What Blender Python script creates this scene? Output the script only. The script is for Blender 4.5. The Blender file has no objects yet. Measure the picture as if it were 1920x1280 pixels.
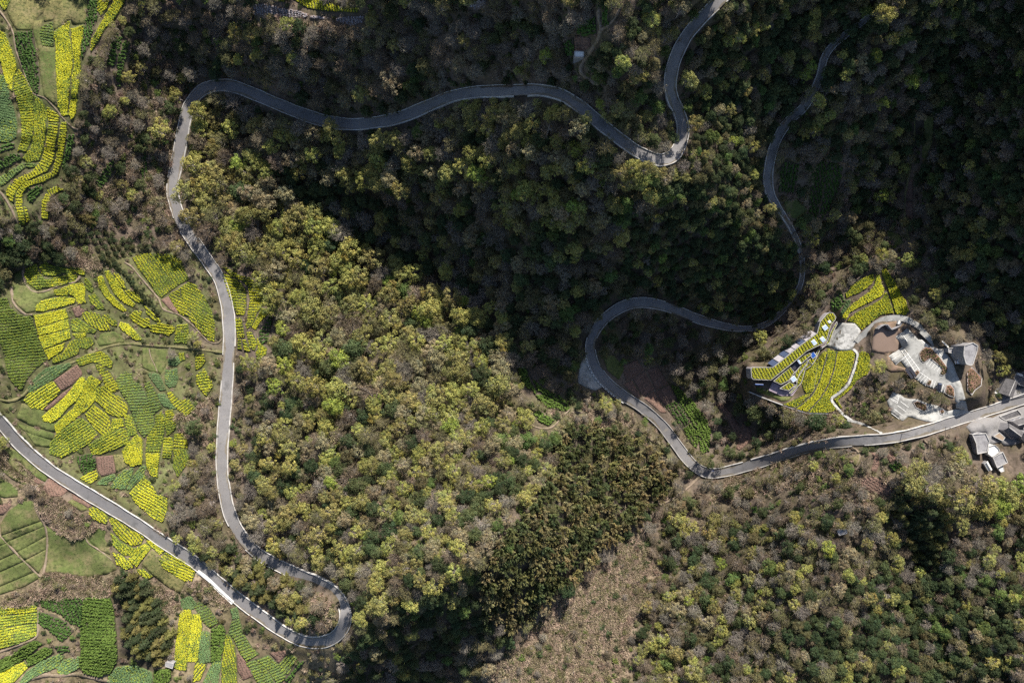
import bpy, bmesh, math, random
import numpy as np
from mathutils import Vector, Matrix
from mathutils.geometry import delaunay_2d_cdt

# ------------------------------------------------------------------ camera, light, exposure
S = bpy.context.scene
C = S.collection
K = 0.28            # metres of ground per photo pixel at height 0
HC = 358.4          # flying height of the drone above height 0
cam_d = bpy.data.cameras.new('camera'); cam_d.lens = 24; cam_d.sensor_width = 36
cam_d.clip_end = 3000; cam_d.clip_start = 1
cam = bpy.data.objects.new('camera', cam_d); C.objects.link(cam)
cam.location = (0, 0, HC); cam.rotation_euler = (0, 0, 0)
S.camera = cam
SUN_P = (0.27, -0.963)                 # towards the sun on the map (right, down)
SUN_EL = math.radians(34)
W = bpy.data.worlds.new('World'); S.world = W; W.use_nodes = True
nt = W.node_tree; nt.nodes.clear()
sky = nt.nodes.new('ShaderNodeTexSky'); sky.sky_type = 'NISHITA'; sky.sun_disc = False
sky.sun_elevation = SUN_EL; sky.sun_rotation = math.atan2(SUN_P[0], -SUN_P[1])
bg = nt.nodes.new('ShaderNodeBackground'); bg.inputs['Strength'].default_value = 0.075
wo = nt.nodes.new('ShaderNodeOutputWorld')
nt.links.new(sky.outputs[0], bg.inputs[0]); nt.links.new(bg.outputs[0], wo.inputs[0])
sun_d = bpy.data.lights.new('sun', 'SUN'); sun_d.energy = 5.0; sun_d.angle = math.radians(0.5)
sun_d.color = (1.0, 0.93, 0.82)
sun = bpy.data.objects.new('sun', sun_d); C.objects.link(sun)
ce = math.cos(SUN_EL)
to_sun = Vector((SUN_P[0] * ce, -SUN_P[1] * ce, math.sin(SUN_EL)))
sun.rotation_euler = to_sun.to_track_quat('Z', 'Y').to_euler(); sun.location = (60, 200, 300)
S.view_settings.view_transform = 'Standard'; S.view_settings.look = 'None'
S.view_settings.gamma = 1; S.view_settings.use_curve_mapping = False
S.view_settings.exposure = 1.08
S.cycles.max_bounces = 4; S.cycles.diffuse_bounces = 2; S.cycles.glossy_bounces = 1
S.cycles.use_denoising = False

rng = np.random.default_rng(7)
R = random.Random(11)

# ------------------------------------------------------------------ helpers
def tag(o, label=None, cat=None, group=None, kind=None):
    if label: o['label'] = label
    if cat: o['category'] = cat
    if group: o['group'] = group
    if kind: o['kind'] = kind
    return o

def empty(name, loc=(0, 0, 0), rz=0.0):
    o = bpy.data.objects.new(name, None); o.location = loc; o.rotation_euler = (0, 0, rz)
    o.empty_display_size = 0.5
    C.objects.link(o); return o

def link(name, me, parent=None):
    o = bpy.data.objects.new(name, me); C.objects.link(o)
    if parent is not None: o.parent = parent
    return o

def mesh_np(name, V, F, mats, col=None, mi=None, smooth=False):
    """mesh from vertex array V (n,3), list/array of triangles F (m,3), colours per vertex"""
    V = np.asarray(V, np.float32); F = np.asarray(F, np.int32)
    me = bpy.data.meshes.new(name)
    me.vertices.add(len(V)); me.vertices.foreach_set('co', V.ravel())
    k = F.shape[1]
    me.loops.add(F.size); me.loops.foreach_set('vertex_index', F.ravel())
    me.polygons.add(len(F))
    me.polygons.foreach_set('loop_start', np.arange(0, F.size, k, dtype=np.int32))
    me.polygons.foreach_set('loop_total', np.full(len(F), k, np.int32))
    for m in (mats if isinstance(mats, (list, tuple)) else [mats]): me.materials.append(m)
    if mi is not None: me.polygons.foreach_set('material_index', np.asarray(mi, np.int32))
    if smooth: me.polygons.foreach_set('use_smooth', np.ones(len(F), bool))
    if col is not None:
        a = me.attributes.new('Col', 'FLOAT_COLOR', 'POINT')
        c = np.ones((len(V), 4), np.float32); c[:, :3] = col
        a.data.foreach_set('color', c.ravel())
    me.update(calc_edges=True); me.validate()
    return me

class MB:
    """collects boxes, prisms, bars -> one mesh"""
    def __init__(s): s.v = []; s.f = []; s.m = []
    def add(s, vs, fs, m=0):
        b = len(s.v); s.v += [tuple(map(float, v)) for v in vs]; s.f += [tuple(i + b for i in f) for f in fs]; s.m += [m] * len(fs)
    def prism(s, poly, z0, z1, m=0, top=None):
        """poly of (x,y), counter-clockwise or not; z0,z1 scalars or lists"""
        n = len(poly)
        a = sum(poly[i][0] * poly[(i + 1) % n][1] - poly[(i + 1) % n][0] * poly[i][1] for i in range(n))
        if a < 0: poly = poly[::-1]
        vs = [(x, y, z0) for x, y in poly] + [(x, y, z1) for x, y in poly]
        fs = [(i, (i + 1) % n, n + (i + 1) % n, n + i) for i in range(n)]
        s.add(vs, fs, m); s.add(vs, [tuple(range(n, 2 * n))], m if top is None else top)
        s.add(vs, [tuple(range(n))[::-1]], m)
    def box(s, c, d, rz=0, m=0):
        x, y, z = c; a, b, h = d[0] / 2, d[1] / 2, d[2] / 2
        ca, sa = math.cos(rz), math.sin(rz)
        vs = [(x + i * a * ca - j * b * sa, y + i * a * sa + j * b * ca, z + k * h) for k in (-1, 1) for i, j in ((-1, -1), (1, -1), (1, 1), (-1, 1))]
        s.add(vs, [(3, 2, 1, 0), (4, 5, 6, 7), (0, 1, 5, 4), (1, 2, 6, 5), (2, 3, 7, 6), (3, 0, 4, 7)], m)
    def bar(s, p, q, w, h, m=0):
        """box section bar standing on the line p-q"""
        p = Vector(p); q = Vector(q); d = q - p; L = d.length
        if L < 1e-5: return
        n = Vector((-d.y, d.x, 0)); n = n.normalized() * (w / 2) if n.length > 1e-6 else Vector((w / 2, 0, 0))
        up = Vector((0, 0, h))
        vs = [p - n, p + n, q + n, q - n, p - n + up, p + n + up, q + n + up, q - n + up]
        s.add(vs, [(0, 1, 2, 3), (7, 6, 5, 4), (0, 4, 5, 1), (1, 5, 6, 2), (2, 6, 7, 3), (3, 7, 4, 0)], m)
    def tube(s, pts, r0, r1, n=5, m=0):
        pts = [Vector(p) for p in pts]; rings = []
        for i, p in enumerate(pts):
            d = (pts[min(i + 1, len(pts) - 1)] - pts[max(i - 1, 0)]).normalized()
            a = d.orthogonal().normalized(); b = d.cross(a)
            r = r0 + (r1 - r0) * i / (len(pts) - 1)
            rings.append([p + (a * math.cos(2 * math.pi * k / n) + b * math.sin(2 * math.pi * k / n)) * r for k in range(n)])
        vs = [v for g in rings for v in g]
        fs = [(i * n + k, i * n + (k + 1) % n, (i + 1) * n + (k + 1) % n, (i + 1) * n + k) for i in range(len(pts) - 1) for k in range(n)]
        fs.append(tuple(range((len(pts) - 1) * n, len(pts) * n)))
        s.add(vs, fs, m)
    def mesh(s, name, mats):
        me = bpy.data.meshes.new(name); me.from_pydata(s.v, [], s.f)
        for m in (mats if isinstance(mats, (list, tuple)) else [mats]): me.materials.append(m)
        me.polygons.foreach_set('material_index', s.m); me.update()
        bm = bmesh.new(); bm.from_mesh(me); bmesh.ops.recalc_face_normals(bm, faces=bm.faces); bm.to_mesh(me); bm.free()
        return me
    def build(s, name, mats, parent=None): return link(name, s.mesh(name, mats), parent)

# ------------------------------------------------------------------ materials
def mat(name, col, rough=0.85, noise=(), bump=0.0, bscale=2.0, spec=0.2, attr=False, objrand=0.0, metal=0.0, trans=0.0):
    """noise: list of (scale, detail, colour, low, high): mixes colour in where noise passes low..high"""
    m = bpy.data.materials.new(name); m.use_nodes = True
    t = m.node_tree; N = t.nodes; L = t.links; N.clear()
    out = N.new('ShaderNodeOutputMaterial'); p = N.new('ShaderNodeBsdfPrincipled')
    L.new(p.outputs[0], out.inputs[0])
    p.inputs['Roughness'].default_value = rough; p.inputs['Specular IOR Level'].default_value = spec
    p.inputs['Metallic'].default_value = metal
    rgb = N.new('ShaderNodeRGB'); rgb.outputs[0].default_value = (*col, 1); c = rgb.outputs[0]
    geo = N.new('ShaderNodeNewGeometry')
    if attr:
        a = N.new('ShaderNodeAttribute'); a.attribute_name = 'Col'
        mx = N.new('ShaderNodeMix'); mx.data_type = 'RGBA'; mx.blend_type = 'MULTIPLY'; mx.inputs[0].default_value = 1
        L.new(c, mx.inputs[6]); L.new(a.outputs[0], mx.inputs[7]); c = mx.outputs[2]
    for sc, det, nc, lo, hi in noise:
        n = N.new('ShaderNodeTexNoise'); n.inputs['Scale'].default_value = sc; n.inputs['Detail'].default_value = det
        n.inputs['Roughness'].default_value = 0.6
        L.new(geo.outputs['Position'], n.inputs['Vector'])
        r = N.new('ShaderNodeMapRange'); r.inputs[1].default_value = lo; r.inputs[2].default_value = hi
        L.new(n.outputs[0], r.inputs[0])
        mx = N.new('ShaderNodeMix'); mx.data_type = 'RGBA'
        L.new(r.outputs[0], mx.inputs[0]); L.new(c, mx.inputs[6]); mx.inputs[7].default_value = (*nc, 1); c = mx.outputs[2]
    if objrand:
        oi = N.new('ShaderNodeObjectInfo'); r = N.new('ShaderNodeMapRange')
        r.inputs[3].default_value = 1 - objrand; r.inputs[4].default_value = 1 + objrand
        L.new(oi.outputs['Random'], r.inputs[0])
        hs = N.new('ShaderNodeHueSaturation'); L.new(c, hs.inputs['Color']); L.new(r.outputs[0], hs.inputs['Value'])
        r2 = N.new('ShaderNodeMath'); r2.operation = 'MULTIPLY_ADD'; r2.inputs[1].default_value = 7.31; r2.inputs[2].default_value = 0
        fr = N.new('ShaderNodeMath'); fr.operation = 'FRACT'; r3 = N.new('ShaderNodeMapRange')
        r3.inputs[3].default_value = 0.5 - 0.02; r3.inputs[4].default_value = 0.5 + 0.02
        L.new(oi.outputs['Random'], r2.inputs[0]); L.new(r2.outputs[0], fr.inputs[0]); L.new(fr.outputs[0], r3.inputs[0]); L.new(r3.outputs[0], hs.inputs['Hue'])
        c = hs.outputs[0]
    L.new(c, p.inputs['Base Color'])
    if bump:
        n = N.new('ShaderNodeTexNoise'); n.inputs['Scale'].default_value = bscale; n.inputs['Detail'].default_value = 4
        L.new(geo.outputs['Position'], n.inputs['Vector'])
        b = N.new('ShaderNodeBump'); b.inputs['Strength'].default_value = bump; b.inputs['Distance'].default_value = 0.3
        L.new(n.outputs[0], b.inputs['Height']); L.new(b.outputs[0], p.inputs['Normal'])
    if trans:
        tr = N.new('ShaderNodeBsdfTranslucent'); L.new(c, tr.inputs[0]); ms = N.new('ShaderNodeMixShader'); ms.inputs[0].default_value = trans
        L.new(p.outputs[0], ms.inputs[1]); L.new(tr.outputs[0], ms.inputs[2]); L.new(ms.outputs[0], out.inputs[0])
    return m

M = {}
M['ground'] = mat('ground', (1, 1, 1), 0.95, [(0.06, 5, (0.085, 0.075, 0.04), 0.45, 0.7), (0.22, 6, (0.17, 0.13, 0.10), 0.56, 0.74), (0.6, 6, (0.04, 0.034, 0.024), 0.48, 0.74)], 0.8, 0.9, 0.05, attr=True)
M['asphalt'] = mat('asphalt', (0.155, 0.15, 0.155), 0.85, [(0.05, 5, (0.19, 0.185, 0.188), 0.42, 0.66), (1.2, 6, (0.115, 0.112, 0.115), 0.5, 0.8), (0.16, 6, (0.12, 0.118, 0.12), 0.54, 0.66), (0.35, 6, (0.20, 0.185, 0.165), 0.6, 0.72)], 0.1, 6)
M['kerb'] = mat('kerb', (0.42, 0.41, 0.40), 0.8, [(0.25, 4, (0.28, 0.27, 0.26), 0.48, 0.62), (1.5, 4, (0.4, 0.39, 0.38), 0.5, 0.7)])
M['concrete'] = mat('concrete', (0.31, 0.31, 0.30), 0.85, [(0.1, 6, (0.19, 0.19, 0.185), 0.48, 0.62), (0.8, 6, (0.13, 0.13, 0.125), 0.55, 0.75), (0.35, 5, (0.36, 0.36, 0.355), 0.55, 0.7)], 0.15, 2)
M['plaza'] = mat('plaza', (0.40, 0.40, 0.395), 0.85, [(0.5, 5, (0.17, 0.17, 0.165), 0.47, 0.60), (0.15, 4, (0.28, 0.28, 0.275), 0.5, 0.65)], 0.15, 2)
M['paint'] = mat('paint', (0.66, 0.66, 0.65), 0.7, [(1.0, 5, (0.42, 0.42, 0.41), 0.52, 0.72)])
M['white'] = mat('white', (0.68, 0.68, 0.66), 0.6, [(0.4, 4, (0.5, 0.5, 0.49), 0.5, 0.75)])
M['soil'] = mat('soil', (0.165, 0.105, 0.085), 0.95, [(0.15, 5, (0.12, 0.075, 0.06), 0.42, 0.65), (1.5, 5, (0.21, 0.145, 0.12), 0.5, 0.75)], 0.6, 2.5, 0.05, attr=True)
M['fieldbed'] = mat('fieldbed', (1, 1, 1), 0.95, [(0.9, 5, (0.10, 0.075, 0.05), 0.52, 0.72)], 0.6, 2.5, 0.05, attr=True)
M['meadow'] = mat('meadow', (1, 1, 1), 0.95, [(0.035, 4, (0.07, 0.095, 0.03), 0.42, 0.6), (0.12, 6, (0.15, 0.125, 0.07), 0.48, 0.68), (0.7, 7, (0.05, 0.062, 0.024), 0.46, 0.66), (2.2, 5, (0.13, 0.13, 0.065), 0.55, 0.75)], 0.5, 3, 0.05, attr=True)
M['crop'] = mat('crop', (1, 1, 1), 0.7, [], 0, 1, 0.1, attr=True, trans=0.15)
M['dirt'] = mat('dirt', (0.19, 0.15, 0.115), 0.95, [(0.3, 5, (0.11, 0.095, 0.055), 0.45, 0.66), (1.4, 5, (0.27, 0.22, 0.18), 0.5, 0.75)], 0.5, 2, 0.05)
M['grasspath'] = mat('grasspath', (0.135, 0.125, 0.062), 0.95, [(0.3, 5, (0.08, 0.09, 0.035), 0.45, 0.65), (1.4, 5, (0.21, 0.175, 0.12), 0.5, 0.75)], 0.5, 2, 0.05)
M['ditch'] = mat('ditch', (0.05, 0.05, 0.035), 0.9, [(0.8, 4, (0.08, 0.08, 0.05), 0.4, 0.7)])
M['water'] = mat('water', (0.17, 0.125, 0.10), 0.25, [(0.05, 3, (0.19, 0.14, 0.115), 0.4, 0.6)], 0.03, 1.0, 0.25)
M['wallgrey'] = mat('wallgrey', (0.24, 0.235, 0.25), 0.85, [(0.3, 5, (0.16, 0.155, 0.165), 0.45, 0.7), (2.0, 4, (0.3, 0.29, 0.3), 0.55, 0.8)], 0.2, 3)
M['wallmauve'] = mat('wallmauve', (0.27, 0.22, 0.27), 0.7, [(0.3, 5, (0.2, 0.165, 0.2), 0.45, 0.7)], 0.1, 3)
M['roofgrey'] = mat('roofgrey', (0.26, 0.255, 0.265), 0.85, [(0.35, 6, (0.17, 0.165, 0.175), 0.45, 0.65), (2.5, 5, (0.36, 0.35, 0.36), 0.55, 0.75)], 0.4, 3)
M['tile'] = mat('tile', (0.12, 0.115, 0.12), 0.85, [(0.5, 6, (0.07, 0.068, 0.072), 0.45, 0.65), (3, 5, (0.2, 0.19, 0.19), 0.58, 0.75)], 0.7, 4)
M['tan'] = mat('tan', (0.30, 0.23, 0.17), 0.9, [(0.5, 5, (0.2, 0.15, 0.11), 0.45, 0.7)], 0.4, 3)
M['glass'] = mat('glass', (0.06, 0.08, 0.14), 0.12, spec=0.6)
M['skyglass'] = mat('skyglass', (0.30, 0.40, 0.62), 0.2, [(0.6, 2, (0.45, 0.5, 0.62), 0.45, 0.6)], spec=0.6)
M['blueglass'] = mat('blueglass', (0.02, 0.07, 0.28), 0.2, [(0.8, 2, (0.03, 0.1, 0.36), 0.45, 0.6)], spec=0.6)
M['facade'] = mat('facade', (0.36, 0.34, 0.37), 0.45, [(0.3, 4, (0.26, 0.25, 0.28), 0.45, 0.65)], spec=0.5)
M['darkmetal'] = mat('darkmetal', (0.03, 0.03, 0.04), 0.4, spec=0.5)
M['carpaint'] = mat('carpaint', (0.02, 0.022, 0.03), 0.25, spec=0.6)
M['vanpaint'] = mat('vanpaint', (0.7, 0.7, 0.7), 0.3, spec=0.5)
M['rubber'] = mat('rubber', (0.02, 0.02, 0.02), 0.8)
M['bark'] = mat('bark', (0.20, 0.165, 0.14), 0.9, [(1.5, 4, (0.12, 0.10, 0.085), 0.45, 0.7)], 0.4, 4, objrand=0.2)
M['palebark'] = mat('palebark', (0.34, 0.305, 0.285), 0.9, [(1.2, 4, (0.22, 0.19, 0.175), 0.45, 0.7)], 0.3, 4, objrand=0.25)

# ------------------------------------------------------------------ terrain
def bilin(A, x, y):
    ny, nx = A.shape
    x = np.clip(x, 0, nx - 1.001); y = np.clip(y, 0, ny - 1.001)
    i = x.astype(int); j = y.astype(int); fx = x - i; fy = y - j
    return (A[j, i] * (1 - fx) + A[j, i + 1] * fx) * (1 - fy) + (A[j + 1, i] * (1 - fx) + A[j + 1, i + 1] * fx) * fy

# steepness shaped so the hills cast the wanted shade, on a 40 px grid, in percent, positive where the ground climbs towards the sun
SL = np.array([
 [-23,-23,-23,-24,-26,-23,14,41,143,137,121,160,62,14,14,24,160,160,141,122,97,124,154,146,160,160,138,99,115,41,160,137,128,128,78,100,137,160,160,160,125,108,160,160,160,160,38,31],
 [-23,-23,-24,-24,-24,-16,18,41,107,105,74,156,136,69,69,98,126,111,51,64,88,100,57,56,96,90,81,83,137,38,106,83,98,97,105,94,53,84,111,75,79,86,97,155,160,138,-26,81],
 [-23,-24,-26,-24,-14,6,26,41,98,87,79,160,142,33,113,115,139,122,29,57,102,108,37,58,80,83,92,85,144,32,27,29,91,98,129,104,62,84,83,38,83,133,106,150,160,2,11,73],
 [-23,-24,-26,-23,-4,18,26,34,79,31,128,160,123,85,90,131,160,110,43,56,150,136,71,81,75,82,76,84,134,129,128,119,89,84,89,47,144,127,65,56,106,158,128,134,24,-9,11,60],
 [-23,-23,-24,-19,0,15,18,20,23,-10,127,160,110,98,103,132,160,113,49,67,151,120,80,113,95,92,58,92,116,136,138,131,85,67,54,9,148,160,53,77,159,154,153,106,7,4,5,74],
 [-23,-23,-23,-17,1,14,14,12,9,23,106,114,50,83,108,112,158,96,55,87,139,66,80,129,107,91,65,108,148,122,115,118,34,31,34,43,131,121,69,139,160,141,143,39,2,11,20,96],
 [-23,-23,-23,-17,1,14,14,9,0,9,34,72,-9,83,89,95,135,75,58,99,121,28,91,119,117,85,85,118,160,36,28,23,20,23,31,74,104,76,123,157,160,158,87,17,6,15,42,105],
 [-23,-22,-21,-16,-2,9,12,7,-5,0,20,32,79,79,104,134,121,91,13,150,120,46,95,114,125,94,115,154,160,151,24,19,19,23,31,120,54,84,156,160,160,160,11,24,6,24,71,97],
 [-23,-21,-16,-13,-8,0,9,7,-5,-4,12,27,122,106,113,153,133,107,44,144,91,116,129,123,142,97,143,160,160,160,106,97,115,31,34,100,58,107,144,160,160,104,0,26,4,46,83,99],
 [-17,-16,-13,-11,-11,-7,3,3,-7,-7,3,18,36,93,94,114,125,119,125,160,80,99,160,144,144,87,152,160,160,160,135,120,128,143,36,35,36,99,156,160,148,3,32,1,12,64,85,103],
 [1,-2,-8,-11,-11,-10,-7,-7,-10,-10,-7,3,18,30,35,82,95,113,140,160,115,151,160,158,123,111,160,160,160,160,159,140,130,139,152,33,16,129,160,160,28,-26,13,-3,31,72,91,103],
 [7,1,-11,-14,-14,-14,-14,-14,-12,-11,-11,-8,-2,6,15,28,58,15,101,114,102,149,150,151,90,152,160,160,160,160,154,148,136,143,146,99,160,160,141,160,3,-19,-21,1,38,86,86,105],
 [-5,-11,-17,-20,-20,-20,-20,-18,-14,-11,-11,-13,-16,-16,-15,-10,6,-37,40,8,108,112,118,128,87,145,160,160,147,142,143,146,141,160,138,120,160,160,35,14,-26,-36,-27,-3,51,91,87,107],
 [-17,-19,-23,-24,-24,-24,-24,-23,-17,-14,-12,-14,-18,-21,-22,-21,-16,-8,5,-27,24,91,99,117,83,133,160,160,134,130,130,135,149,151,156,138,160,160,27,-5,-28,-37,-34,-12,48,71,92,114],
 [-25,-26,-26,-26,-26,-26,-26,-25,-23,-18,-14,-12,-14,-16,-21,-22,-21,-19,-16,-5,-22,33,78,81,76,120,160,132,125,120,121,131,142,148,156,143,160,160,32,-5,-24,-31,-35,-17,29,62,86,111],
 [-28,-28,-28,-28,-28,-28,-28,-26,-24,-19,-12,-5,-5,-12,-19,-23,-23,-23,-23,-18,-4,10,49,28,92,104,160,120,112,102,109,117,124,131,86,158,160,160,15,-15,-25,-26,-30,-21,13,48,73,79],
 [-28,-28,-28,-28,-28,-28,-28,-26,-24,-18,-4,7,7,-4,-18,-23,-23,-23,-23,-19,-12,4,13,-4,63,133,100,102,94,80,89,95,117,101,-1,23,9,-10,-21,-25,-27,-26,-24,-19,5,25,43,44],
 [-28,-28,-28,-28,-28,-28,-28,-26,-24,-17,1,14,14,3,-15,-20,-20,-20,-20,-18,-14,-7,3,18,30,109,75,72,62,53,65,90,95,38,22,4,-13,-21,-25,-26,-26,-25,-24,-19,-8,9,23,28],
 [-28,-28,-28,-28,-28,-28,-28,-26,-24,-17,1,14,14,6,-10,-14,-14,-14,-14,-14,-12,-10,-7,3,18,26,28,24,16,10,11,28,26,22,16,11,4,-10,-21,-23,-19,-19,-21,-21,-19,-12,9,19],
 [-26,-27,-27,-28,-28,-27,-27,-25,-23,-16,-2,9,12,7,-5,-11,-11,-11,-11,-11,-11,-11,-11,-5,7,12,9,7,7,7,7,9,12,12,9,7,7,-2,-16,-18,-14,-14,-18,-20,-20,-16,-2,7],
 [-24,-25,-27,-28,-28,-27,-25,-23,-17,-13,-8,0,9,7,-5,-11,-11,-11,-11,-11,-11,-11,-11,-5,7,9,0,-5,-5,-5,-5,0,9,9,0,-5,-5,-8,-13,-14,-12,-12,-14,-14,-14,-13,-8,-5],
 [-24,-25,-27,-28,-28,-26,-24,-20,-14,-11,-11,-5,7,7,-5,-11,-11,-11,-11,-11,-11,-11,-11,-5,7,7,-5,-11,-11,-11,-11,-7,3,3,-7,-11,-11,-11,-11,-10,-7,-4,0,0,-4,-5,-5,-5],
 [-26,-27,-27,-28,-28,-26,-24,-20,-14,-11,-11,-5,7,7,-5,-11,-11,-11,-11,-11,-11,-11,-11,-5,7,7,-5,-11,-11,-11,-11,-10,-7,-7,-10,-11,-11,-11,-11,-7,3,12,20,20,12,7,7,7],
 [-26,-27,-27,-28,-28,-26,-24,-19,-12,-7,-10,-7,3,3,-7,-11,-11,-11,-11,-11,-11,-10,-7,0,9,7,-5,-10,-7,-8,-13,-14,-12,-11,-11,-11,-11,-10,-7,0,9,20,137,160,24,18,15,14],
 [-24,-25,-27,-28,-28,-26,-24,-18,-4,3,-7,-10,-7,-7,-10,-11,-11,-11,-11,-11,-11,-7,3,9,12,7,-5,-7,3,-2,-16,-18,-14,-11,-11,-11,-11,-7,3,9,12,23,160,160,35,26,18,14],
 [-24,-25,-27,-28,-28,-26,-24,-18,-4,4,-2,-7,-10,-11,-11,-11,-11,-11,-11,-11,-11,-4,12,22,160,160,4,-4,0,-8,-19,-20,-14,-11,-11,-11,-11,-5,7,14,14,23,160,160,39,30,19,14],
 [-26,-27,-27,-28,-28,-26,-24,-19,-12,-2,4,3,-7,-11,-11,-11,-11,-11,-11,-11,77,140,160,160,160,160,22,0,-14,-19,-21,-20,-14,-11,-11,-11,-11,-5,7,14,14,20,34,39,36,30,19,14],
 [-28,-27,-27,-26,-25,-24,-23,-20,-14,-7,3,3,-7,-12,-14,-13,-8,-4,0,154,160,160,160,160,160,160,20,-8,-19,-23,-23,-20,-14,-11,-11,-10,-7,0,9,14,14,19,30,35,35,31,23,19],
 [-28,-27,-25,-21,-13,-12,-19,-20,-14,-10,-7,-7,-10,-14,-18,-16,-2,12,160,160,160,160,160,160,160,160,0,-19,-21,-23,-23,-20,-14,-11,-11,-7,3,9,12,14,14,19,30,35,35,34,31,30],
 [-28,-26,-24,-18,-4,-2,-16,-19,-16,-14,-14,-14,-12,-11,-11,160,160,160,160,160,160,160,160,160,160,19,-14,-23,-23,-22,-21,-18,-14,-11,-11,-5,7,14,14,14,14,18,26,31,34,35,35,35],
 [-28,-26,-24,-19,-12,-8,-13,-16,-19,-20,-20,-18,-14,1,24,160,160,160,160,160,160,160,160,160,15,-14,-20,-23,-23,-21,-16,-14,-12,-11,-11,-5,7,14,14,14,14,15,18,23,31,35,35,35],
 [-28,-26,-24,-20,-14,-11,-11,-14,-20,-23,-23,-20,-14,7,41,160,160,160,160,160,160,160,160,160,-5,-23,-23,-23,-23,-20,-14,-11,-11,-11,-11,-5,7,14,14,14,14,14,14,19,30,35,35,35],
]) / 100.
GX0, GD, GNX, GNY = -640, 20, 160, 128
gx = GX0 + GD * np.arange(GNX); gy = GX0 + GD * np.arange(GNY)
GX, GY = np.meshgrid(gx, gy)
sl = bilin(SL, (GX - 20) / 40., (GY - 20) / 40.)
up = np.interp(GX, 40 + 80 * np.arange(24), [.55 if ch in '0123' else 0. for ch in '778433553232134334213212'])
off = np.clip(-GY / 60., 0, 1); sl = sl * (1 - off) + up * off      # unseen hills beyond the top, raised to shade the dark columns
sl = sl * np.clip((GY + 360) / 160., 0, 1) * np.clip((1750 - GY) / 300., 0, 1) * np.clip((GX + 600) / 300., 0, 1) * np.clip((2500 - GX) / 400., 0, 1)
KX, KY = np.meshgrid(np.fft.fftfreq(GNX, GD * K) * 2 * np.pi, np.fft.fftfreq(GNY, GD * K) * 2 * np.pi)
ku = KX * SUN_P[0] + KY * SUN_P[1]; kp = -KX * SUN_P[1] + KY * SUN_P[0]
den = ku ** 2 + 0.015 * kp ** 2 + 1 / 260. ** 2 + 9 * (KX ** 2 + KY ** 2) ** 2
HH = np.real(np.fft.ifft2(np.conj(1j * ku) * np.fft.fft2(sl) / den))

ux = np.concatenate([np.arange(-900, -60, 40), np.arange(-60, 1985, 5), np.arange(2000, 2850, 40)]).astype(float)
uy = np.concatenate([np.arange(-800, -60, 40), np.arange(-60, 1345, 5), np.arange(1360, 2150, 40)]).astype(float)
UX, UY = np.meshgrid(ux, uy)
ZG = bilin(HH, (UX - GX0) / GD, (UY - GX0) / GD)
def smooth_noise(n, amp, seed):
    r = np.random.default_rng(seed); out = 0
    for cell, a in n:
        A = r.normal(size=(int(3100 / cell) + 4, int(3900 / cell) + 4))
        fx = (UX + 950) / cell; fy = (UY + 850) / cell
        sx = fx - np.floor(fx); sy = fy - np.floor(fy)
        out = out + a * bilin(A, np.floor(fx) + sx * sx * (3 - 2 * sx), np.floor(fy) + sy * sy * (3 - 2 * sy))
    return out * amp
ZG += smooth_noise([(90, 1.6), (38, 0.8), (16, 0.35)], 1.0, 3)

def zg(px, py):
    px = np.asarray(px, float); py = np.asarray(py, float)
    i = np.clip(np.searchsorted(ux, px) - 1, 0, len(ux) - 2); j = np.clip(np.searchsorted(uy, py) - 1, 0, len(uy) - 2)
    fx = np.clip((px - ux[i]) / (ux[i + 1] - ux[i]), 0, 1); fy = np.clip((py - uy[j]) / (uy[j + 1] - uy[j]), 0, 1)
    return (ZG[j, i] * (1 - fx) + ZG[j, i + 1] * fx) * (1 - fy) + (ZG[j + 1, i] * (1 - fx) + ZG[j + 1, i + 1] * fx) * fy
def xy(px, py, z):
    return (px - 960.) * K * (1 - z / HC), (640. - py) * K * (1 - z / HC)
def at(px, py, dz=0.0, z=None):
    z = float(zg(px, py)) + dz if z is None else z
    x, y = xy(px, py, z); return Vector((x, y, z))
def inside(poly, X, Y):
    r = np.zeros(X.shape, bool); n = len(poly)
    for i in range(n):
        x1, y1 = poly[i]; x2, y2 = poly[(i + 1) % n]
        if y1 == y2: continue
        c = (y1 > Y) != (y2 > Y)
        r ^= c & (X < (x2 - x1) * (Y - y1) / (y2 - y1) + x1)
    return r
def seg_dist(pts, X, Y):
    """distance to polyline, arclength of the nearest point"""
    best = np.full(X.shape, 1e9); arc = np.zeros(X.shape); s = 0.0
    for (x1, y1), (x2, y2) in zip(pts[:-1], pts[1:]):
        dx, dy = x2 - x1, y2 - y1; L = math.hypot(dx, dy)
        if L < 1e-6: continue
        t = np.clip(((X - x1) * dx + (Y - y1) * dy) / (L * L), 0, 1)
        d = np.hypot(X - x1 - t * dx, Y - y1 - t * dy)
        m = d < best; best = np.where(m, d, best); arc = np.where(m, s + t * L, arc); s += L
    return best, arc
def catmull(P, step):
    P = [np.array(p, float) for p in P]; P = [2 * P[0] - P[1]] + P + [2 * P[-1] - P[-2]]; out = []
    for i in range(1, len(P) - 2):
        a, b, c, d = P[i - 1:i + 3]; n = max(1, int(np.linalg.norm(c - b) / step))
        for k in range(n):
            t = k / n
            out.append(0.5 * ((2 * b) + (c - a) * t + (2 * a - 5 * b + 4 * c - d) * t * t + (3 * b - a - 3 * c + d) * t ** 3))
    out.append(P[-2]); return np.array(out)
def cr(crop, pts):
    ox, oy, s = crop; return [(ox + x / s, oy + y / s) for x, y in pts]
cA = (0, 0, 2.998); cB = (0, 427, 2.998); cC = (0, 853, 2.998); c2 = (480, 0, 2.998); c3 = (960, 0, 2.998); c4 = (1440, 0, 2.998)
c5 = (960, 427, 2.998); c6 = (480, 853, 2.998); cV = (1380, 440, 2.667); cR1 = (1620, 590, 6.4); cR2 = (1780, 680, 5.82)
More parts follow.
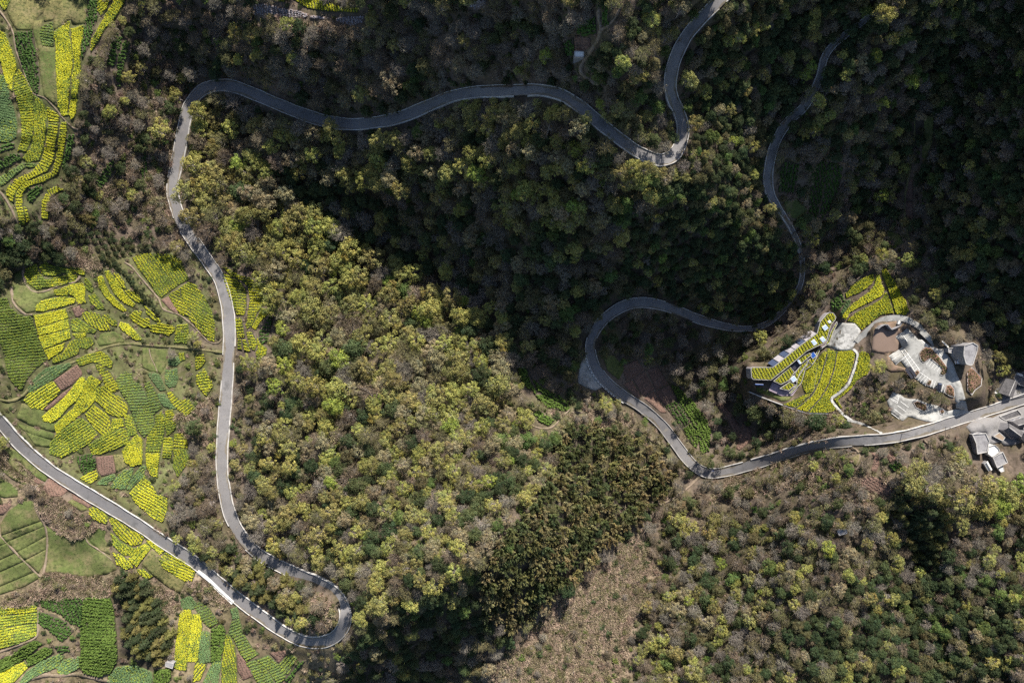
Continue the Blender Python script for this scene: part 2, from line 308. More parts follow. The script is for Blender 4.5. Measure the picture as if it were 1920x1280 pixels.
cR3 = (1390, 570, 5.819); cR8 = (1560, 490, 8.533); cE = (200, 470, 5.566); cF = (20, 640, 4.572); cG = (300, 1100, 6.4); cH = (1460, 760, 6.4); cI = (0, 830, 5.12); cJ = (1500, 760, 6.4); cK=(0,1080,5.818)

# ------------------------------------------------------------------ roads (centre lines in photo pixels, half width)
ROADS = {
 'A': (11.2, [(-420,520),(-300,560),(-170,640),(-60,720),(-30,757),(0,790),(40,835),(90,878),(150,917),(205,950),(260,984),(310,1018),(360,1050),(400,1083),(440,1117),(490,1155),(535,1186),(572,1202),(605,1203),(632,1190),(647,1165),(644,1135),(625,1108),(592,1090),(555,1075),(515,1056),(485,1038),(455,1008),(432,966),(421,920),(416,870),(419,800),(424,740),(428,680),(430,620),(425,570),(412,525),(390,490),(365,455),(342,420),(327,378),(324,345),(336,285),(346,230),(356,197),(378,170),(410,160),(440,163),(480,178),(520,195),(565,213),(610,227),(655,233),(700,230),(750,220),(800,200),(850,180),(900,172),(960,170),(1010,169),(1050,177),(1085,198),(1125,231),(1165,263),(1200,287),(1235,300),(1262,292),(1277,266),(1280,238),(1273,210),(1262,187),(1257,163),(1259,135),(1268,105),(1286,70),(1312,38),(1345,5),(1380,-30),(1420,-70),(1500,-170),(1540,-300),(1530,-420)]),
 'C': (9.2, [(1840,-420),(1800,-260),(1750,-150),(1700,-60),(1672,-20),(1648,12),(1622,38),(1590,62),(1562,85),(1546,108),(1538,140),(1524,175),(1505,203),(1478,228),(1458,258),(1446,292),(1440,330),(1444,362),(1460,390),(1482,425),(1498,460),(1505,500),(1500,535),(1484,562),(1462,588),(1435,608),(1400,616),(1360,612),(1310,598),(1270,582),(1235,571),(1197,567),(1162,577),(1127,604),(1108,640),(1111,675),(1130,708),(1165,739),(1205,765),(1240,796),(1266,830),(1291,863),(1313,881),(1337,887),(1372,881),(1430,865),(1490,846),(1550,832),(1610,826),(1670,821),(1730,808),(1790,789),(1850,771),(1920,748),(1990,725),(2120,690),(2250,700),(2380,660)]),
 'L': (6.5, cr(cR8, [(390,1290),(470,1205),(570,1110),(700,1005),(850,925),(1000,905),(1150,915),(1290,975),(1420,1065),(1536,1180)]) + cr(cR1, [(690,190),(790,290),(880,390)])),
}
road_c = {}
for k, (hw, pts) in ROADS.items():
    c = catmull(pts, 3.0)
    z = zg(c[:, 0], c[:, 1]); g = np.exp(-0.5 * (np.arange(-30, 31) / 11.) ** 2); g /= g.sum()
    z = np.convolve(np.pad(z, 30, mode='edge'), g, 'valid')
    d, arc = seg_dist([tuple(p) for p in c[::3]] + [tuple(c[-1])], UX, UY)
    sarc = np.concatenate([[0], np.cumsum(np.hypot(*np.diff(c, axis=0).T))])
    zr = np.interp(arc, sarc, z)
    w = np.clip((d - hw - 3) / 16., 0, 1); w = 1 - w * w * (3 - 2 * w)
    if k != 'L': ZG = ZG * (1 - w) + (zr - 0.45) * w
    road_c[k] = (c, z, hw)

# the hall, its garden and the car parks stand on one evenly graded slope
GRADED = [(1398,700),(1420,680),(1540,590),(1575,545),(1645,492),(1690,515),(1712,590),(1760,610),(1812,650),(1822,772),(1690,806),(1560,782),(1425,745)]
m = inside(GRADED, UX, UY)
A_ = np.column_stack([UX[m], UY[m], np.ones(m.sum())]); co = np.linalg.lstsq(A_, ZG[m], rcond=None)[0]
mx_, my_ = UX[m].mean(), UY[m].mean(); zc_ = ZG[m].mean()
zpl = zc_ + .72 * (co[0] * (UX - mx_) + co[1] * (UY - my_))
d, _ = seg_dist(GRADED + [GRADED[0]], UX, UY)
w = np.where(m, 1, np.clip(1 - d / 55., 0, 1)); w = w * w * (3 - 2 * w)
c, z, hw = road_c['C']; dd, _ = seg_dist([tuple(p) for p in c[::3]], UX, UY)
w = w * np.clip((dd - hw - 1) / 22., 0, 1)
ZG = ZG * (1 - w) + zpl * w
c, z, hw = road_c['L']; z = zg(c[:, 0], c[:, 1]); z = np.convolve(np.pad(z, 8, mode='edge'), np.ones(17) / 17, 'valid') + 0.3
road_c['L'] = (c, z, hw)
HALL_PAD = cr(cR3, [(80,680),(330,650),(640,420),(800,290),(880,150),(940,80),(1010,85),(1060,190),(1010,320),(950,450),(860,520),(810,640),(730,730),(670,870),(560,1010),(300,960),(120,850)])
POND_PAD = cr(cR1, [(118,195),(160,130),(245,110),(300,170),(400,130),(500,200),(395,262),(465,380),(410,450),(300,472),(170,465),(85,440),(95,320)])
for poly in (HALL_PAD, POND_PAD):
    m = inside(poly, UX, UY); d, _ = seg_dist(poly + [poly[0]], UX, UY); w = np.where(m, 1, np.clip(1 - d / 10., 0, 1)); ZG = ZG * (1 - w) + ZG[m].mean() * w
c, z, hw = road_c['L']; z = zg(c[:, 0], c[:, 1]); z = np.convolve(np.pad(z, 8, mode='edge'), np.ones(17) / 17, 'valid') + 0.3; road_c['L'] = (c, z, hw)
# ------------------------------------------------------------------ field plots: (crop frame, kind, outline, row direction in degrees, place)
# row direction: number = degrees clockwise from the right on the map; list = axis polyline with the rows lying across it
TL = 'on the top left terraces'; AT = 'above the farm track'; BT = 'below the farm track'; RR = 'right of the straight road'
LR = 'between road and lower left meadows'; BL = 'in the bottom left corner'; BH = 'below the lower hairpin'; SH = 'in the shaded scrub left of the bend'
TM = 'at the top edge of the wood'; HP = 'by the dirt path at the top'; RV = 'right of the upper right road'; GU = 'inside the lower right road loop'
GS_ = 'left of the loop road'; GH = 'around the green-roofed hall'; UH = 'above the paved forecourt'; BR_ = 'below the right road'
FIELDS = [
(cA,'O',[(40,60),(70,0),(265,0),(245,60),(190,110),(180,165),(95,165),(60,110)],40,TL),
(cA,'O',[(268,20),(300,0),(350,0),(320,40),(295,108),(250,118),(245,80)],60,TL),
(cA,'O',[(330,40),(360,0),(485,0),(475,130),(410,135),(400,105),(340,138),(302,168),(306,110)],20,TL),
(cA,'O',[(195,120),(232,115),(226,180),(236,262),(300,272),(318,400),(330,605),(250,540),(225,380),(213,250),(190,180)],80,TL),
(cA,'GL',[(235,150),(295,125),(300,180),(300,258),(240,263),(228,190)],10,TL),
(cA,'Y',[(305,185),(395,115),(388,180),(400,260),(410,340),(395,450),(385,560),(380,650),(352,650),(330,600),(325,500),(318,390),(318,280)],80,TL),
(cA,'Y',[(402,165),(470,145),(470,200),(455,250),(450,330),(455,400),(440,500),(430,556),(403,550),(408,450),(422,350),(408,260)],85,TL),
(cA,'Y',[(402,562),(435,562),(425,640),(405,680),(390,640)],85,TL),
(cA,'DG',[(85,190),(180,175),(195,280),(215,390),(220,500),(205,540),(185,500),(150,430),(115,330),(90,240)],75,TL),
(cA,'Y',[(-40,160),(30,190),(60,270),(90,350),(95,390),(75,430),(70,515),(45,490),(25,420),(10,350),(-40,300)],70,TL),
(cA,'G',[(-40,410),(25,430),(45,500),(60,570),(80,620),(95,700),(90,770),(50,800),(-40,800)],10,TL),
(cA,'YG',[(85,420),(110,395),(150,450),(185,530),(190,640),(185,760),(150,850),(100,850),(125,780),(125,690),(110,600),(80,500)],[(95,400),(150,560),(160,700),(120,860)],TL),
(cA,'YG',[(192,535),(240,570),(265,640),(260,720),(245,830),(220,900),(160,915),(130,890),(180,830),(195,740),(195,620)],80,TL),
(cA,'YR',[(265,600),(335,650),(330,686),(275,682)],15,TL),
(cA,'YR',[(275,692),(330,692),(315,790),(300,900),(265,960),(200,990),(130,1030),(85,1080),(75,1145),(40,1100),(40,1060),(90,1010),(180,970),(240,900),(265,800)],[(305,690),(285,850),(240,940),(110,1010),(50,1130)],TL),
(cA,'YR',[(345,735),(378,735),(365,800),(350,900),(320,980),(250,1020),(170,1040),(130,1080),(125,1150),(140,1240),(145,1270),(115,1260),(95,1170),(90,1090),(130,1036),(210,1005),(300,965),(322,880),(332,790)],[(360,735),(335,900),(290,990),(160,1030),(110,1100),(130,1270)],TL),
(cA,'YR',[(348,690),(372,685),(380,728),(340,728)],10,TL),
(cA,'GL',[(-20,1010),(60,960),(130,920),(150,935),(100,970),(30,1030),(5,1045)],[(150,920),(60,980),(0,1040)],TL),
(cA,'GL',[(135,920),(190,918),(210,935),(160,945)],10,TL),
(cA,'DG',[(-20,960),(-20,920),(60,870),(120,865),(125,890),(60,930)],[(130,870),(60,900),(0,940)],TL),
(cA,'DG',[(-20,865),(-20,830),(75,800),(80,830)],-15,TL),
(cA,'YR',[(130,1150),(150,1170),(170,1240),(155,1250)],5,TL),
(cA,'YR',[(235,1230),(240,1130),(270,1070),(320,1050),(365,1065),(320,1080),(280,1110),(275,1170),(270,1230)],[(360,1060),(270,1090),(250,1230)],TL),
(cA,'DG',[(150,1110),(170,1060),(230,1040),(240,1060),(180,1140)],-35,TL),
(cA,'Y',[(510,300),(515,230),(560,150),(600,80),(650,0),(705,0),(680,50),(640,110),(590,160),(550,230)],[(690,0),(560,180),(515,300)],TL),
(cA,'YR',[(550,0),(615,0),(600,50),(570,90),(550,60)],-40,TL),
(cA,'DG',[(485,130),(500,0),(545,0),(550,90),(520,170),(500,250),(465,330),(455,270),(470,200)],80,TL),
(cA,'DG',[(600,370),(625,260),(660,190),(690,210),(660,300),(640,370)],[(680,190),(620,370)],SH),
(cA,'DG',[(660,500),(655,440),(670,320),(700,230),(730,240),(700,350),(680,430),(680,490)],[(715,230),(670,500)],SH),
(cA,'DG',[(535,1020),(590,950),(640,890),(650,930),(610,1010),(570,1060)],[(640,900),(560,1040)],SH),
(cA,'DG',[(795,1000),(800,850),(830,860),(830,960),(800,1020)],85,SH),
(cA,'YG',[(0,0),(60,0),(40,50),(20,60),(0,20)],60,TL),
(cA,'DG',[(355,940),(380,760),(415,760),(420,800),(385,900),(365,960)],100,TL),
(cB,'YG',[(150,230),(205,200),(215,245),(250,290),(330,280),(400,255),(440,270),(430,300),(350,320),(260,335),(210,345),(160,310),(140,265)],-5,AT),
(cB,'YG',[(220,215),(260,195),(310,220),(380,225),(440,215),(480,240),(475,270),(430,250),(360,250),(300,270),(245,265)],8,AT),
(cB,'GS',[(65,340),(80,260),(120,240),(130,290),(160,340),(210,375),(250,370),(300,345),(300,380),(230,400),(200,440),(195,465),(150,475),(100,430),(75,400)],0,AT),
(cB,'Y',[(305,350),(350,345),(385,360),(380,385),(310,375)],0,AT),
(cB,'Y',[(350,340),(400,320),(465,310),(480,340),(475,400),(485,420),(440,430),(430,395),(395,370)],20,AT),
(cB,'Y',[(205,440),(240,410),(300,395),(370,390),(425,400),(420,420),(360,440),(290,455),(240,470),(205,465)],-10,AT),
(cB,'YG',[(475,285),(500,285),(525,340),(520,365),(485,340)],50,AT),
(cB,'YG',[(500,380),(530,365),(570,420),(590,460),(550,455),(510,415)],50,AT),
(cB,'Y',[(550,280),(575,265),(590,310),(620,370),(670,420),(715,465),(695,470),(640,435),(590,380),(560,330)],[(560,270),(610,380),(705,470)],AT),
(cB,'Y',[(590,245),(610,240),(650,290),(680,340),(720,390),(760,430),(750,445),(700,420),(650,375),(620,320)],[(600,240),(670,360),(755,440)],AT),
(cB,'YR',[(640,250),(665,260),(700,310),(710,345),(690,340),(655,300)],50,AT),
(cB,'YR',[(705,350),(740,350),(800,400),(810,425),(770,415),(720,380)],40,AT),
(cB,'YR',[(810,430),(840,450),(870,490),(910,520),(900,530),(860,515),(825,480)],45,AT),
(cB,'YR',[(730,495),(760,465),(800,470),(790,505),(840,510),(850,560),(800,560),(750,525)],30,AT),
(cB,'YR',[(850,545),(900,535),(980,555),(985,575),(950,605),(900,590),(845,580)],8,AT),
(cB,'YG',[(745,170),(790,150),(850,145),(890,200),(920,250),(965,290),(1000,325),(960,350),(910,390),(880,370),(830,290),(780,230)],57,AT),
(cB,'YG',[(862,145),(960,150),(1010,170),(1040,240),(1060,290),(1003,320),(955,280),(915,230)],57,AT),
(cB,'YR',[(950,375),(1010,340),(1020,400),(1080,480),(1130,560),(1185,635),(1180,637),(1100,550),(1060,500),(1010,480),(970,420)],28,AT),
(cB,'YG',[(1016,338),(1060,305),(1100,320),(1150,390),(1190,470),(1210,560),(1205,640),(1190,637),(1135,556),(1086,478),(1028,402)],28,AT),
(cB,'BR',[(905,405),(945,385),(1000,470),(1000,490),(950,455)],60,AT),
(cB,'YG',[(1000,545),(1055,540),(1060,580),(1050,650),(980,645),(985,600)],-5,AT),
(cB,'Y',[(190,492),(370,455),(385,508),(210,558)],-12,AT),
(cB,'Y',[(211,564),(385,514),(392,563),(220,608)],-12,AT),
(cB,'Y',[(222,614),(392,569),(397,620),(250,682)],-14,AT),
(cB,'Y',[(252,688),(370,645),(350,690),(275,740)],-18,AT),
(cB,'BR',[(405,455),(440,440),(475,465),(450,500),(425,505)],70,AT),
(cB,'YR',[(470,475),(510,470),(570,490),(610,540),(620,575),(560,575),(500,540),(465,510)],60,AT),
(cB,'YG',[(400,515),(440,510),(490,540),(545,575),(530,590),(470,585),(405,580)],30,AT),
(cB,'Y',[(405,590),(490,590),(480,610),(430,620)],0,AT),
(cB,'YG',[(570,490),(600,485),(660,530),(655,555),(620,540)],40,AT),
(cB,'Y',[(680,530),(720,540),(770,590),(800,630),(760,630),(710,590),(670,555)],60,AT),
(cB,'YG',[(385,660),(400,635),(440,625),(510,615),(530,650),(490,680),(445,670),(440,705),(340,750),(295,760),(300,735),(360,700)],70,AT),
(cB,'O',[(550,640),(570,600),(640,585),(700,620),(690,640),(620,650),(560,660)],-10,AT),
(cB,'GD',[(-20,400),(40,395),(60,450),(110,490),(180,500),(190,540),(210,600),(240,680),(265,740),(200,790),(150,850),(125,910),(90,890),(50,830),(30,740),(10,650),(-20,640)],-7,AT),
(cB,'YR',[(135,970),(160,935),(300,862),(345,920),(300,960),(240,1020),(180,1010)],-34,BT),
(cB,'G',[(163,928),(160,900),(210,830),(260,790),(340,770),(395,760),(400,772),(300,852)],-34,BT),
(cB,'BR',[(300,858),(430,770),(455,800),(460,828),(400,885),(345,918)],50,BT),
(cB,'BR',[(245,1020),(348,930),(402,892),(412,900),(350,960),(300,1000),(260,1030)],-35,BT),
(cB,'Y',[(240,1060),(300,1010),(360,960),(410,900),(455,840),(480,840),(470,900),(430,970),(380,1010),(340,1060),(290,1095),(250,1085)],50,BT),
(cB,'Y',[(310,1110),(360,1060),(420,1010),(450,950),(470,880),(510,830),(545,850),(575,860),(540,900),(540,960),(500,1010),(450,1050),(400,1090),(320,1160)],48,BT),
(cB,'YG',[(425,740),(490,715),(570,695),(610,720),(635,760),(625,790),(590,775),(520,750),(450,775)],-15,BT),
(cB,'YR',[(535,770),(580,775),(620,820),(660,880),(670,910),(630,925),(590,870)],-20,BT),
(cB,'YR',[(540,900),(600,880),(640,935),(690,960),(720,1010),(715,1050),(670,1065),(610,1040),(560,990),(535,970)],38,BT),
(cB,'YR',[(480,1050),(530,990),(570,1020),(620,1070),(625,1140),(580,1165),(530,1120)],40,BT),
(cB,'GL',[(650,850),(700,810),(740,810),(745,860),(790,880),(810,920),(830,980),(860,1060),(870,1100),(850,1140),(810,1175),(780,1140),(750,1060),(720,980),(680,920)],-5,BT),
(cB,'GL',[(815,870),(840,860),(880,930),(910,1010),(860,1050),(835,990)],-15,BT),
(cB,'G',[(830,820),(860,810),(900,830),(930,910),(900,915),(860,860)],5,BT),
(cB,'G',[(885,935),(920,930),(990,1015),(960,1020),(910,990)],15,BT),
(cB,'GS',[(800,680),(830,680),(850,740),(885,810),(840,800),(800,780)],0,BT),
(cB,'GS',[(845,680),(930,690),(930,770),(900,820),(885,800),(852,730)],0,BT),
(cB,'G',[(945,740),(1000,725),(1015,750),(990,775),(950,770)],0,BT),
(cB,'G',[(930,800),(995,790),(1000,850),(985,890),(950,895),(930,870)],0,BT),
(cB,'YG',[(1002,700),(1040,700),(1040,740),(1015,750)],80,BT),
(cB,'YR',[(1100,720),(1145,710),(1155,750),(1130,785),(1100,800)],0,BT),
(cB,'YR',[(1105,825),(1150,790),(1190,860),(1195,895),(1160,945),(1130,910),(1105,870)],-8,BT),
(cB,'YR',[(935,920),(960,920),(1010,970),(1060,960),(1100,1015),(1040,1060),(1010,1030),(960,975)],-35,BT),
(cB,'YG',[(700,1050),(740,1050),(760,1110),(770,1160),(725,1170),(710,1110)],20,BT),
(cB,'YG',[(830,1170),(880,1100),(870,1060),(910,1030),(930,1080),(920,1160),(900,1260),(820,1260)],-5,BT),
(cB,'YG',[(932,1030),(970,1020),(990,1080),(985,1130),(940,1170),(932,1120)],-10,BT),
(cB,'YR',[(980,1160),(1020,1145),(1050,1190),(1058,1235),(978,1235)],3,BT),
(cB,'YG',[(978,1240),(1060,1240),(1065,1290),(1040,1340),(1000,1400),(975,1340)],70,BT),
(cB,'YG',[(920,1180),(970,1175),(974,1230),(960,1290),(915,1290)],0,BT),
(cB,'Y',[(630,1075),(690,1070),(700,1110),(650,1130),(625,1135)],0,BT),
(cB,'YG',[(500,1220),(550,1180),(620,1140),(700,1125),(730,1170),(720,1210),(650,1240),(570,1270),(520,1270)],-30,BT),
(cB,'Y',[(690,1250),(730,1200),(770,1160),(800,1190),(800,1280),(800,1325),(740,1340),(700,1310)],70,BT),
(cB,'YG',[(285,1210),(330,1150),(400,1100),(450,1065),(490,1090),(550,1160),(500,1210),(430,1250),(350,1290),(280,1270)],-33,BT),
(cB,'Y',[(820,1265),(900,1265),(890,1330),(885,1400),(850,1390),(825,1330)],15,BT),
(cB,'GS',[(95,1065),(125,990),(240,1030),(240,1080),(310,1110),(305,1145),(170,1105)],0,BT),
(cB,'GS',[(100,1105),(160,1122),(300,1160),(295,1190),(190,1160),(130,1132)],0,BT),
(cB,'GS',[(140,1140),(200,1170),(290,1198),(280,1230),(200,1220)],0,BT),
(cE,'YR',[(1200,235),(1230,240),(1330,290),(1400,340),(1450,420),(1455,570),(1440,665),(1360,670),(1320,570),(1270,440)],8,RR),
(cE,'YR',[(1190,160),(1215,155),(1310,215),(1400,265),(1500,285),(1590,370),(1630,470),(1630,560),(1560,660),(1510,790),(1470,810),(1455,770),(1480,640),(1500,500),(1480,370),(1400,300),(1300,260)],3,RR),
(cE,'YR',[(1345,705),(1405,700),(1415,770),(1440,900),(1370,905),(1350,800)],-5,RR),
(cE,'YR',[(1370,910),(1400,930),(1410,1040),(1370,1030)],0,RR),
(cE,'YR',[(1420,930),(1450,925),(1500,1050),(1440,1050)],20,RR),
(cE,'YR',[(1460,850),(1510,850),(1570,960),(1545,1040),(1500,1010)],10,RR),
(cE,'Y',[(1620,600),(1690,610),(1690,650),(1600,740),(1560,820),(1515,800),(1560,720)],[(1680,610),(1580,720),(1530,810)],RR),
(cE,'DG',[(1700,680),(1740,700),(1700,820),(1690,960),(1610,970),(1590,860)],5,RR),
(cE,'Y',[(1560,860),(1590,960),(1670,1020),(1660,1080),(1570,1150),(1560,1060),(1585,1010)],-15,RR),
(cC,'YR',[(730,210),(815,115),(850,160),(885,220),(940,240),(940,310),(915,375),(860,350),(800,300),(760,260)],32,BT),
(cC,'G',[(620,185),(650,130),(700,85),(750,70),(740,120),(700,190)],-35,BT),
(cC,'G',[(710,190),(750,120),(800,50),(820,70),(810,120),(760,160),(730,195)],-45,BT),
(cC,'G',[(540,165),(580,130),(640,105),(650,125),(600,165)],-20,BT),
(cC,'YR',[(450,130),(500,100),(545,85),(555,125),(510,160)],-25,BT),
(cC,'BR',[(540,10),(633,0),(650,100),(570,120),(545,80)],85,BT),
(cC,'O',[(638,0),(690,0),(715,60),(655,95)],80,BT),
(cC,'DG',[(435,5),(530,-10),(540,60),(530,80),(470,110),(445,60)],90,BT),
(cC,'YR',[(500,300),(530,290),(600,330),(610,345),(600,385),(550,370),(505,340)],50,LR),
(cC,'YR',[(610,345),(660,360),(720,410),(780,440),(810,460),(790,500),(740,505),(680,470),(640,420)],50,LR),
(cC,'YG',[(620,430),(650,460),(700,500),(765,525),(740,560),(700,560),(640,510)],50,LR),
(cC,'Y',[(725,580),(770,520),(820,495),(850,520),(810,570),(770,625),(740,600)],-50,LR),
(cC,'YR',[(635,545),(680,560),(730,600),(750,630),(710,640),(660,610)],55,LR),
(cC,'YR',[(770,640),(810,640),(860,680),(830,695),(790,670)],50,LR),
(cC,'Y',[(820,475),(850,480),(900,520),(925,540),(900,555),(860,520)],35,LR),
(cC,'YR',[(895,590),(930,545),(980,560),(1040,600),(1100,645),(1080,705),(1040,705),(980,670),(920,630)],25,LR),
(cC,'O',[(800,610),(850,540),(890,560),(895,600),(960,670),(1040,710),(1010,775),(950,740),(870,680)],30,LR),
(cC,'GS',[(262,400),(330,450),(380,465),(480,460),(530,520),(610,570),(650,640),(600,665),(500,685),(400,670),(330,655),(257,660),(267,560),(270,470)],0,LR),
(cC,'GS',[(485,455),(550,415),(590,430),(580,470),(610,520),(615,555),(560,530),(515,490)],0,LR),
(cC,'GS',[(5,390),(50,320),(120,265),(185,260),(190,310),(225,370),(10,448)],20,BL),
(cC,'GS',[(10,455),(228,376),(240,400),(40,482)],20,BL),
(cC,'GS',[(45,488),(242,406),(252,455),(95,540)],20,BL),
(cC,'GS',[(100,545),(253,462),(252,528),(140,585)],20,BL),
(cC,'GS',[(145,592),(252,535),(245,600),(215,660)],20,BL),
(cC,'GS',[(-30,470),(8,468),(35,492),(-30,520)],20,BL),
(cC,'GS',[(-30,528),(42,496),(85,545),(-30,600)],20,BL),
(cC,'GS',[(-30,608),(92,552),(132,592),(-30,665)],20,BL),
(cC,'GS',[(-30,675),(140,600),(190,655),(-30,745)],20,BL),
(cC,'GS',[(-30,755),(196,660),(215,690),(130,735),(60,758),(-30,790)],20,BL),
(cC,'YG',[(-30,840),(100,850),(205,845),(210,880),(-30,895)],-5,BL),
(cC,'YG',[(-30,902),(210,886),(208,940),(-30,965)],-5,BL),
(cC,'YG',[(-30,972),(208,946),(205,1010),(120,1050),(-30,1095)],-12,BL),
(cC,'DG',[(230,810),(330,800),(468,800),(465,880),(450,960),(400,940),(340,890),(240,850)],70,BL),
(cC,'DG',[(220,880),(300,900),(370,940),(410,990),(350,1045),(300,1000),(220,940)],24,BL),
(cC,'TE',[(474,800),(620,800),(640,880),(650,1000),(660,1150),(620,1220),(560,1240),(480,1220),(445,1180),(460,1080),(455,980),(470,880)],4,BL),
(cC,'TE',[(-30,1165),(80,1110),(190,1040),(250,1060),(200,1085),(145,1135),(50,1195),(-30,1230)],-25,BL),
(cC,'TE',[(152,1140),(250,1080),(290,1090),(300,1110),(200,1170),(160,1190)],-28,BL),
(cC,'Y',[(-30,1240),(60,1190),(135,1160),(155,1195),(110,1240),(60,1290),(-30,1300)],-30,BL),
(cC,'G',[(90,1300),(150,1220),(230,1160),(330,1120),(360,1130),(320,1190),(220,1230),(150,1275)],-35,BL),
(cC,'G',[(322,1190),(360,1150),(440,1130),(445,1190),(380,1230),(330,1225)],-30,BL),
(cC,'DG',[(300,1075),(380,1070),(390,1100),(340,1112)],0,BL),
(cC,'G',[(610,1245),(660,1190),(760,1180),(855,1220),(858,1300),(600,1300)],70,BL),
(cC,'TE',[(872,1210),(960,1195),(960,1260),(900,1300),(865,1300)],80,BL),
(cC,'Y',[(1015,870),(1070,865),(1078,900),(1065,1000),(1050,1160),(1045,1210),(980,1195),(990,1060),(1005,950)],80,BH),
(cC,'Y',[(1085,895),(1125,890),(1135,960),(1120,1080),(1110,1155),(1055,1158),(1070,1000)],80,BH),
(cC,'G',[(1020,865),(1018,810),(1070,790),(1105,830),(1088,862)],60,BH),
(cC,'GL',[(1095,850),(1118,825),(1165,850),(1200,900),(1230,940),(1180,970),(1140,930)],-22,BH),
(cC,'TE',[(1190,975),(1250,945),(1268,990),(1255,1080),(1240,1150),(1190,1160),(1190,1060)],0,BH),
(cC,'G',[(1130,1000),(1150,985),(1178,1000),(1183,1160),(1120,1170),(1115,1090)],75,BH),
(cC,'YG',[(1270,1010),(1285,1000),(1318,1070),(1328,1180),(1330,1300),(1245,1300),(1250,1180)],75,BH),
(cG,'GL',[(830,540),(870,390),(950,375),(1000,560),(1080,700),(1185,800),(1040,890),(970,800),(900,640)],-22,BH),
(cG,'G',[(845,270),(925,235),(950,365),(872,380)],70,BH),
(cG,'BR',[(920,810),(940,800),(1020,890),(1130,1060),(1000,1120),(930,1010)],60,BH),
(cG,'GL',[(1035,915),(1130,870),(1290,990),(1400,1190),(1200,1190)],-20,BH),
(cG,'GL',[(1145,865),(1295,820),(1420,930),(1510,1070),(1430,1190),(1300,985)],-20,BH),
(cG,'GL',[(1425,930),(1560,795),(1640,850),(1540,1040),(1490,1030)],-50,BH),
(cG,'BR',[(1310,790),(1500,760),(1510,810),(1420,915)],30,BH),
(cG,'DG',[(1490,1110),(1660,890),(1750,880),(1640,1000),(1560,1150)],-50,BH),
(cG,'G',[(500,1180),(640,890),(740,890),(690,1180)],75,BH),
(cG,'YR',[(390,1140),(430,895),(560,930),(480,1110)],-50,BH),
(cI,'BR',[(410,430),(470,340),(560,370),(650,460),(590,510),(475,520)],70,LR),
(cI,'BR',[(690,490),(760,530),(880,590),(850,625),(790,590),(700,545)],60,LR),
(cI,'O',[(650,570),(690,550),(790,600),(835,640),(780,650)],20,LR),
(cI,'BR',[(280,345),(330,325),(415,385),(380,405)],20,LR),
(cI,'BR',[(-20,600),(90,575),(110,600),(30,690),(-20,690)],60,BL),
(cI,'GS',[(55,150),(110,140),(200,240),(280,320),(280,345),(190,290),(90,200)],0,BL),
(cI,'GS',[(10,220),(60,230),(160,320),(250,390),(240,405),(120,340),(30,270)],0,BL),
(cI,'GS',[(-20,330),(60,380),(160,440),(160,510),(40,520),(-20,500)],0,BL),
(cI,'GS',[(40,70),(75,50),(190,95),(225,140),(195,180),(100,130)],0,LR),
(cI,'GS',[(205,190),(230,145),(355,240),(315,305)],0,LR),
(cI,'GS',[(325,310),(360,250),(445,335),(425,365)],0,LR),
(c2,'V',[(-30,20),(60,20),(150,45),(240,60),(300,80),(280,105),(180,100),(80,95),(-20,85)],80,TM),
(c2,'V',[(300,85),(400,95),(430,110),(300,110)],80,TM),
(c2,'V',[(440,110),(480,95),(610,90),(600,130),(530,150),(450,120)],80,TM),
(c2,'YR',[(180,-20),(300,-20),(400,20),(500,50),(575,45),(570,70),(480,65),(380,60),(290,45)],80,TM),
(c2,'YR',[(90,-20),(165,-20),(160,10),(100,5)],10,TM),
(c2,'V',[(1190,30),(1250,0),(1300,5),(1290,40),(1230,60)],-20,TM),
(c3,'DG',[(360,150),(420,120),(465,100),(470,190),(420,210),(370,190)],-10,HP),
(c3,'DG',[(508,20),(540,10),(540,140),(508,150)],90,HP),
(c3,'DG',[(290,250),(345,215),(345,310),(300,320)],90,HP),
(c3,'BR',[(352,200),(440,215),(440,260),(400,290),(352,285)],0,HP),
(c4,'DG',[(60,1080),(70,950),(100,900),(170,930),(150,1080)],95,RV),
(c4,'DG',[(230,1180),(250,960),(290,900),(330,910),(310,1060),(270,1260)],80,RV),
(c4,'DG',[(338,912),(420,930),(400,1040),(340,1180),(285,1250),(318,1060)],80,RV),
(c4,'GS',[(95,1140),(150,1110),(225,1180),(170,1230),(110,1210)],30,RV),
(c4,'GS',[(885,650),(930,650),(920,800),(885,890),(872,880)],0,RV),
(c4,'BR',[(770,1050),(815,1000),(815,1120),(770,1115)],0,RV),
(c4,'BR',[(768,1135),(812,1130),(815,1230),(780,1220)],0,RV),
(cV,'GS',[(755,-20),(815,0),(835,40),(800,55),(760,25)],0,RV),
(c5,'BR',[(620,780),(700,740),(743,798),(680,848),(640,860)],50,GU),
(c5,'BR',[(682,852),(746,804),(800,908),(737,948)],55,GU),
(c5,'BR',[(627,882),(673,856),(728,948),(702,958)],55,GU),
(c5,'BR',[(762,798),(820,780),(880,876),(807,912)],55,GU),
(c5,'BR',[(807,922),(885,884),(920,960),(860,1000)],55,GU),
(c5,'BR',[(742,960),(797,917),(870,1040),(840,1040)],55,GU),
(c5,'GS',[(515,720),(570,720),(630,790),(600,850),(540,800)],0,GU),
(c5,'DG',[(860,1000),(930,960),(1000,1090),(955,1120)],60,GU),
(c5,'TE',[(880,870),(940,900),(1020,980),(1090,1070),(1115,1140),(1105,1250),(1062,1270),(1052,1185),(1010,1085),(950,985)],60,GU),
(c5,'TE',[(960,1130),(1008,1095),(1048,1190),(1035,1240),(990,1190)],60,GU),
(c5,'TE',[(30,790),(75,780),(100,860),(140,920),(130,930),(90,900),(50,850)],60,GS_),
(c5,'TE',[(80,780),(112,850),(170,900),(240,930),(320,980),(310,1000),(220,950),(145,912)],40,GS_),
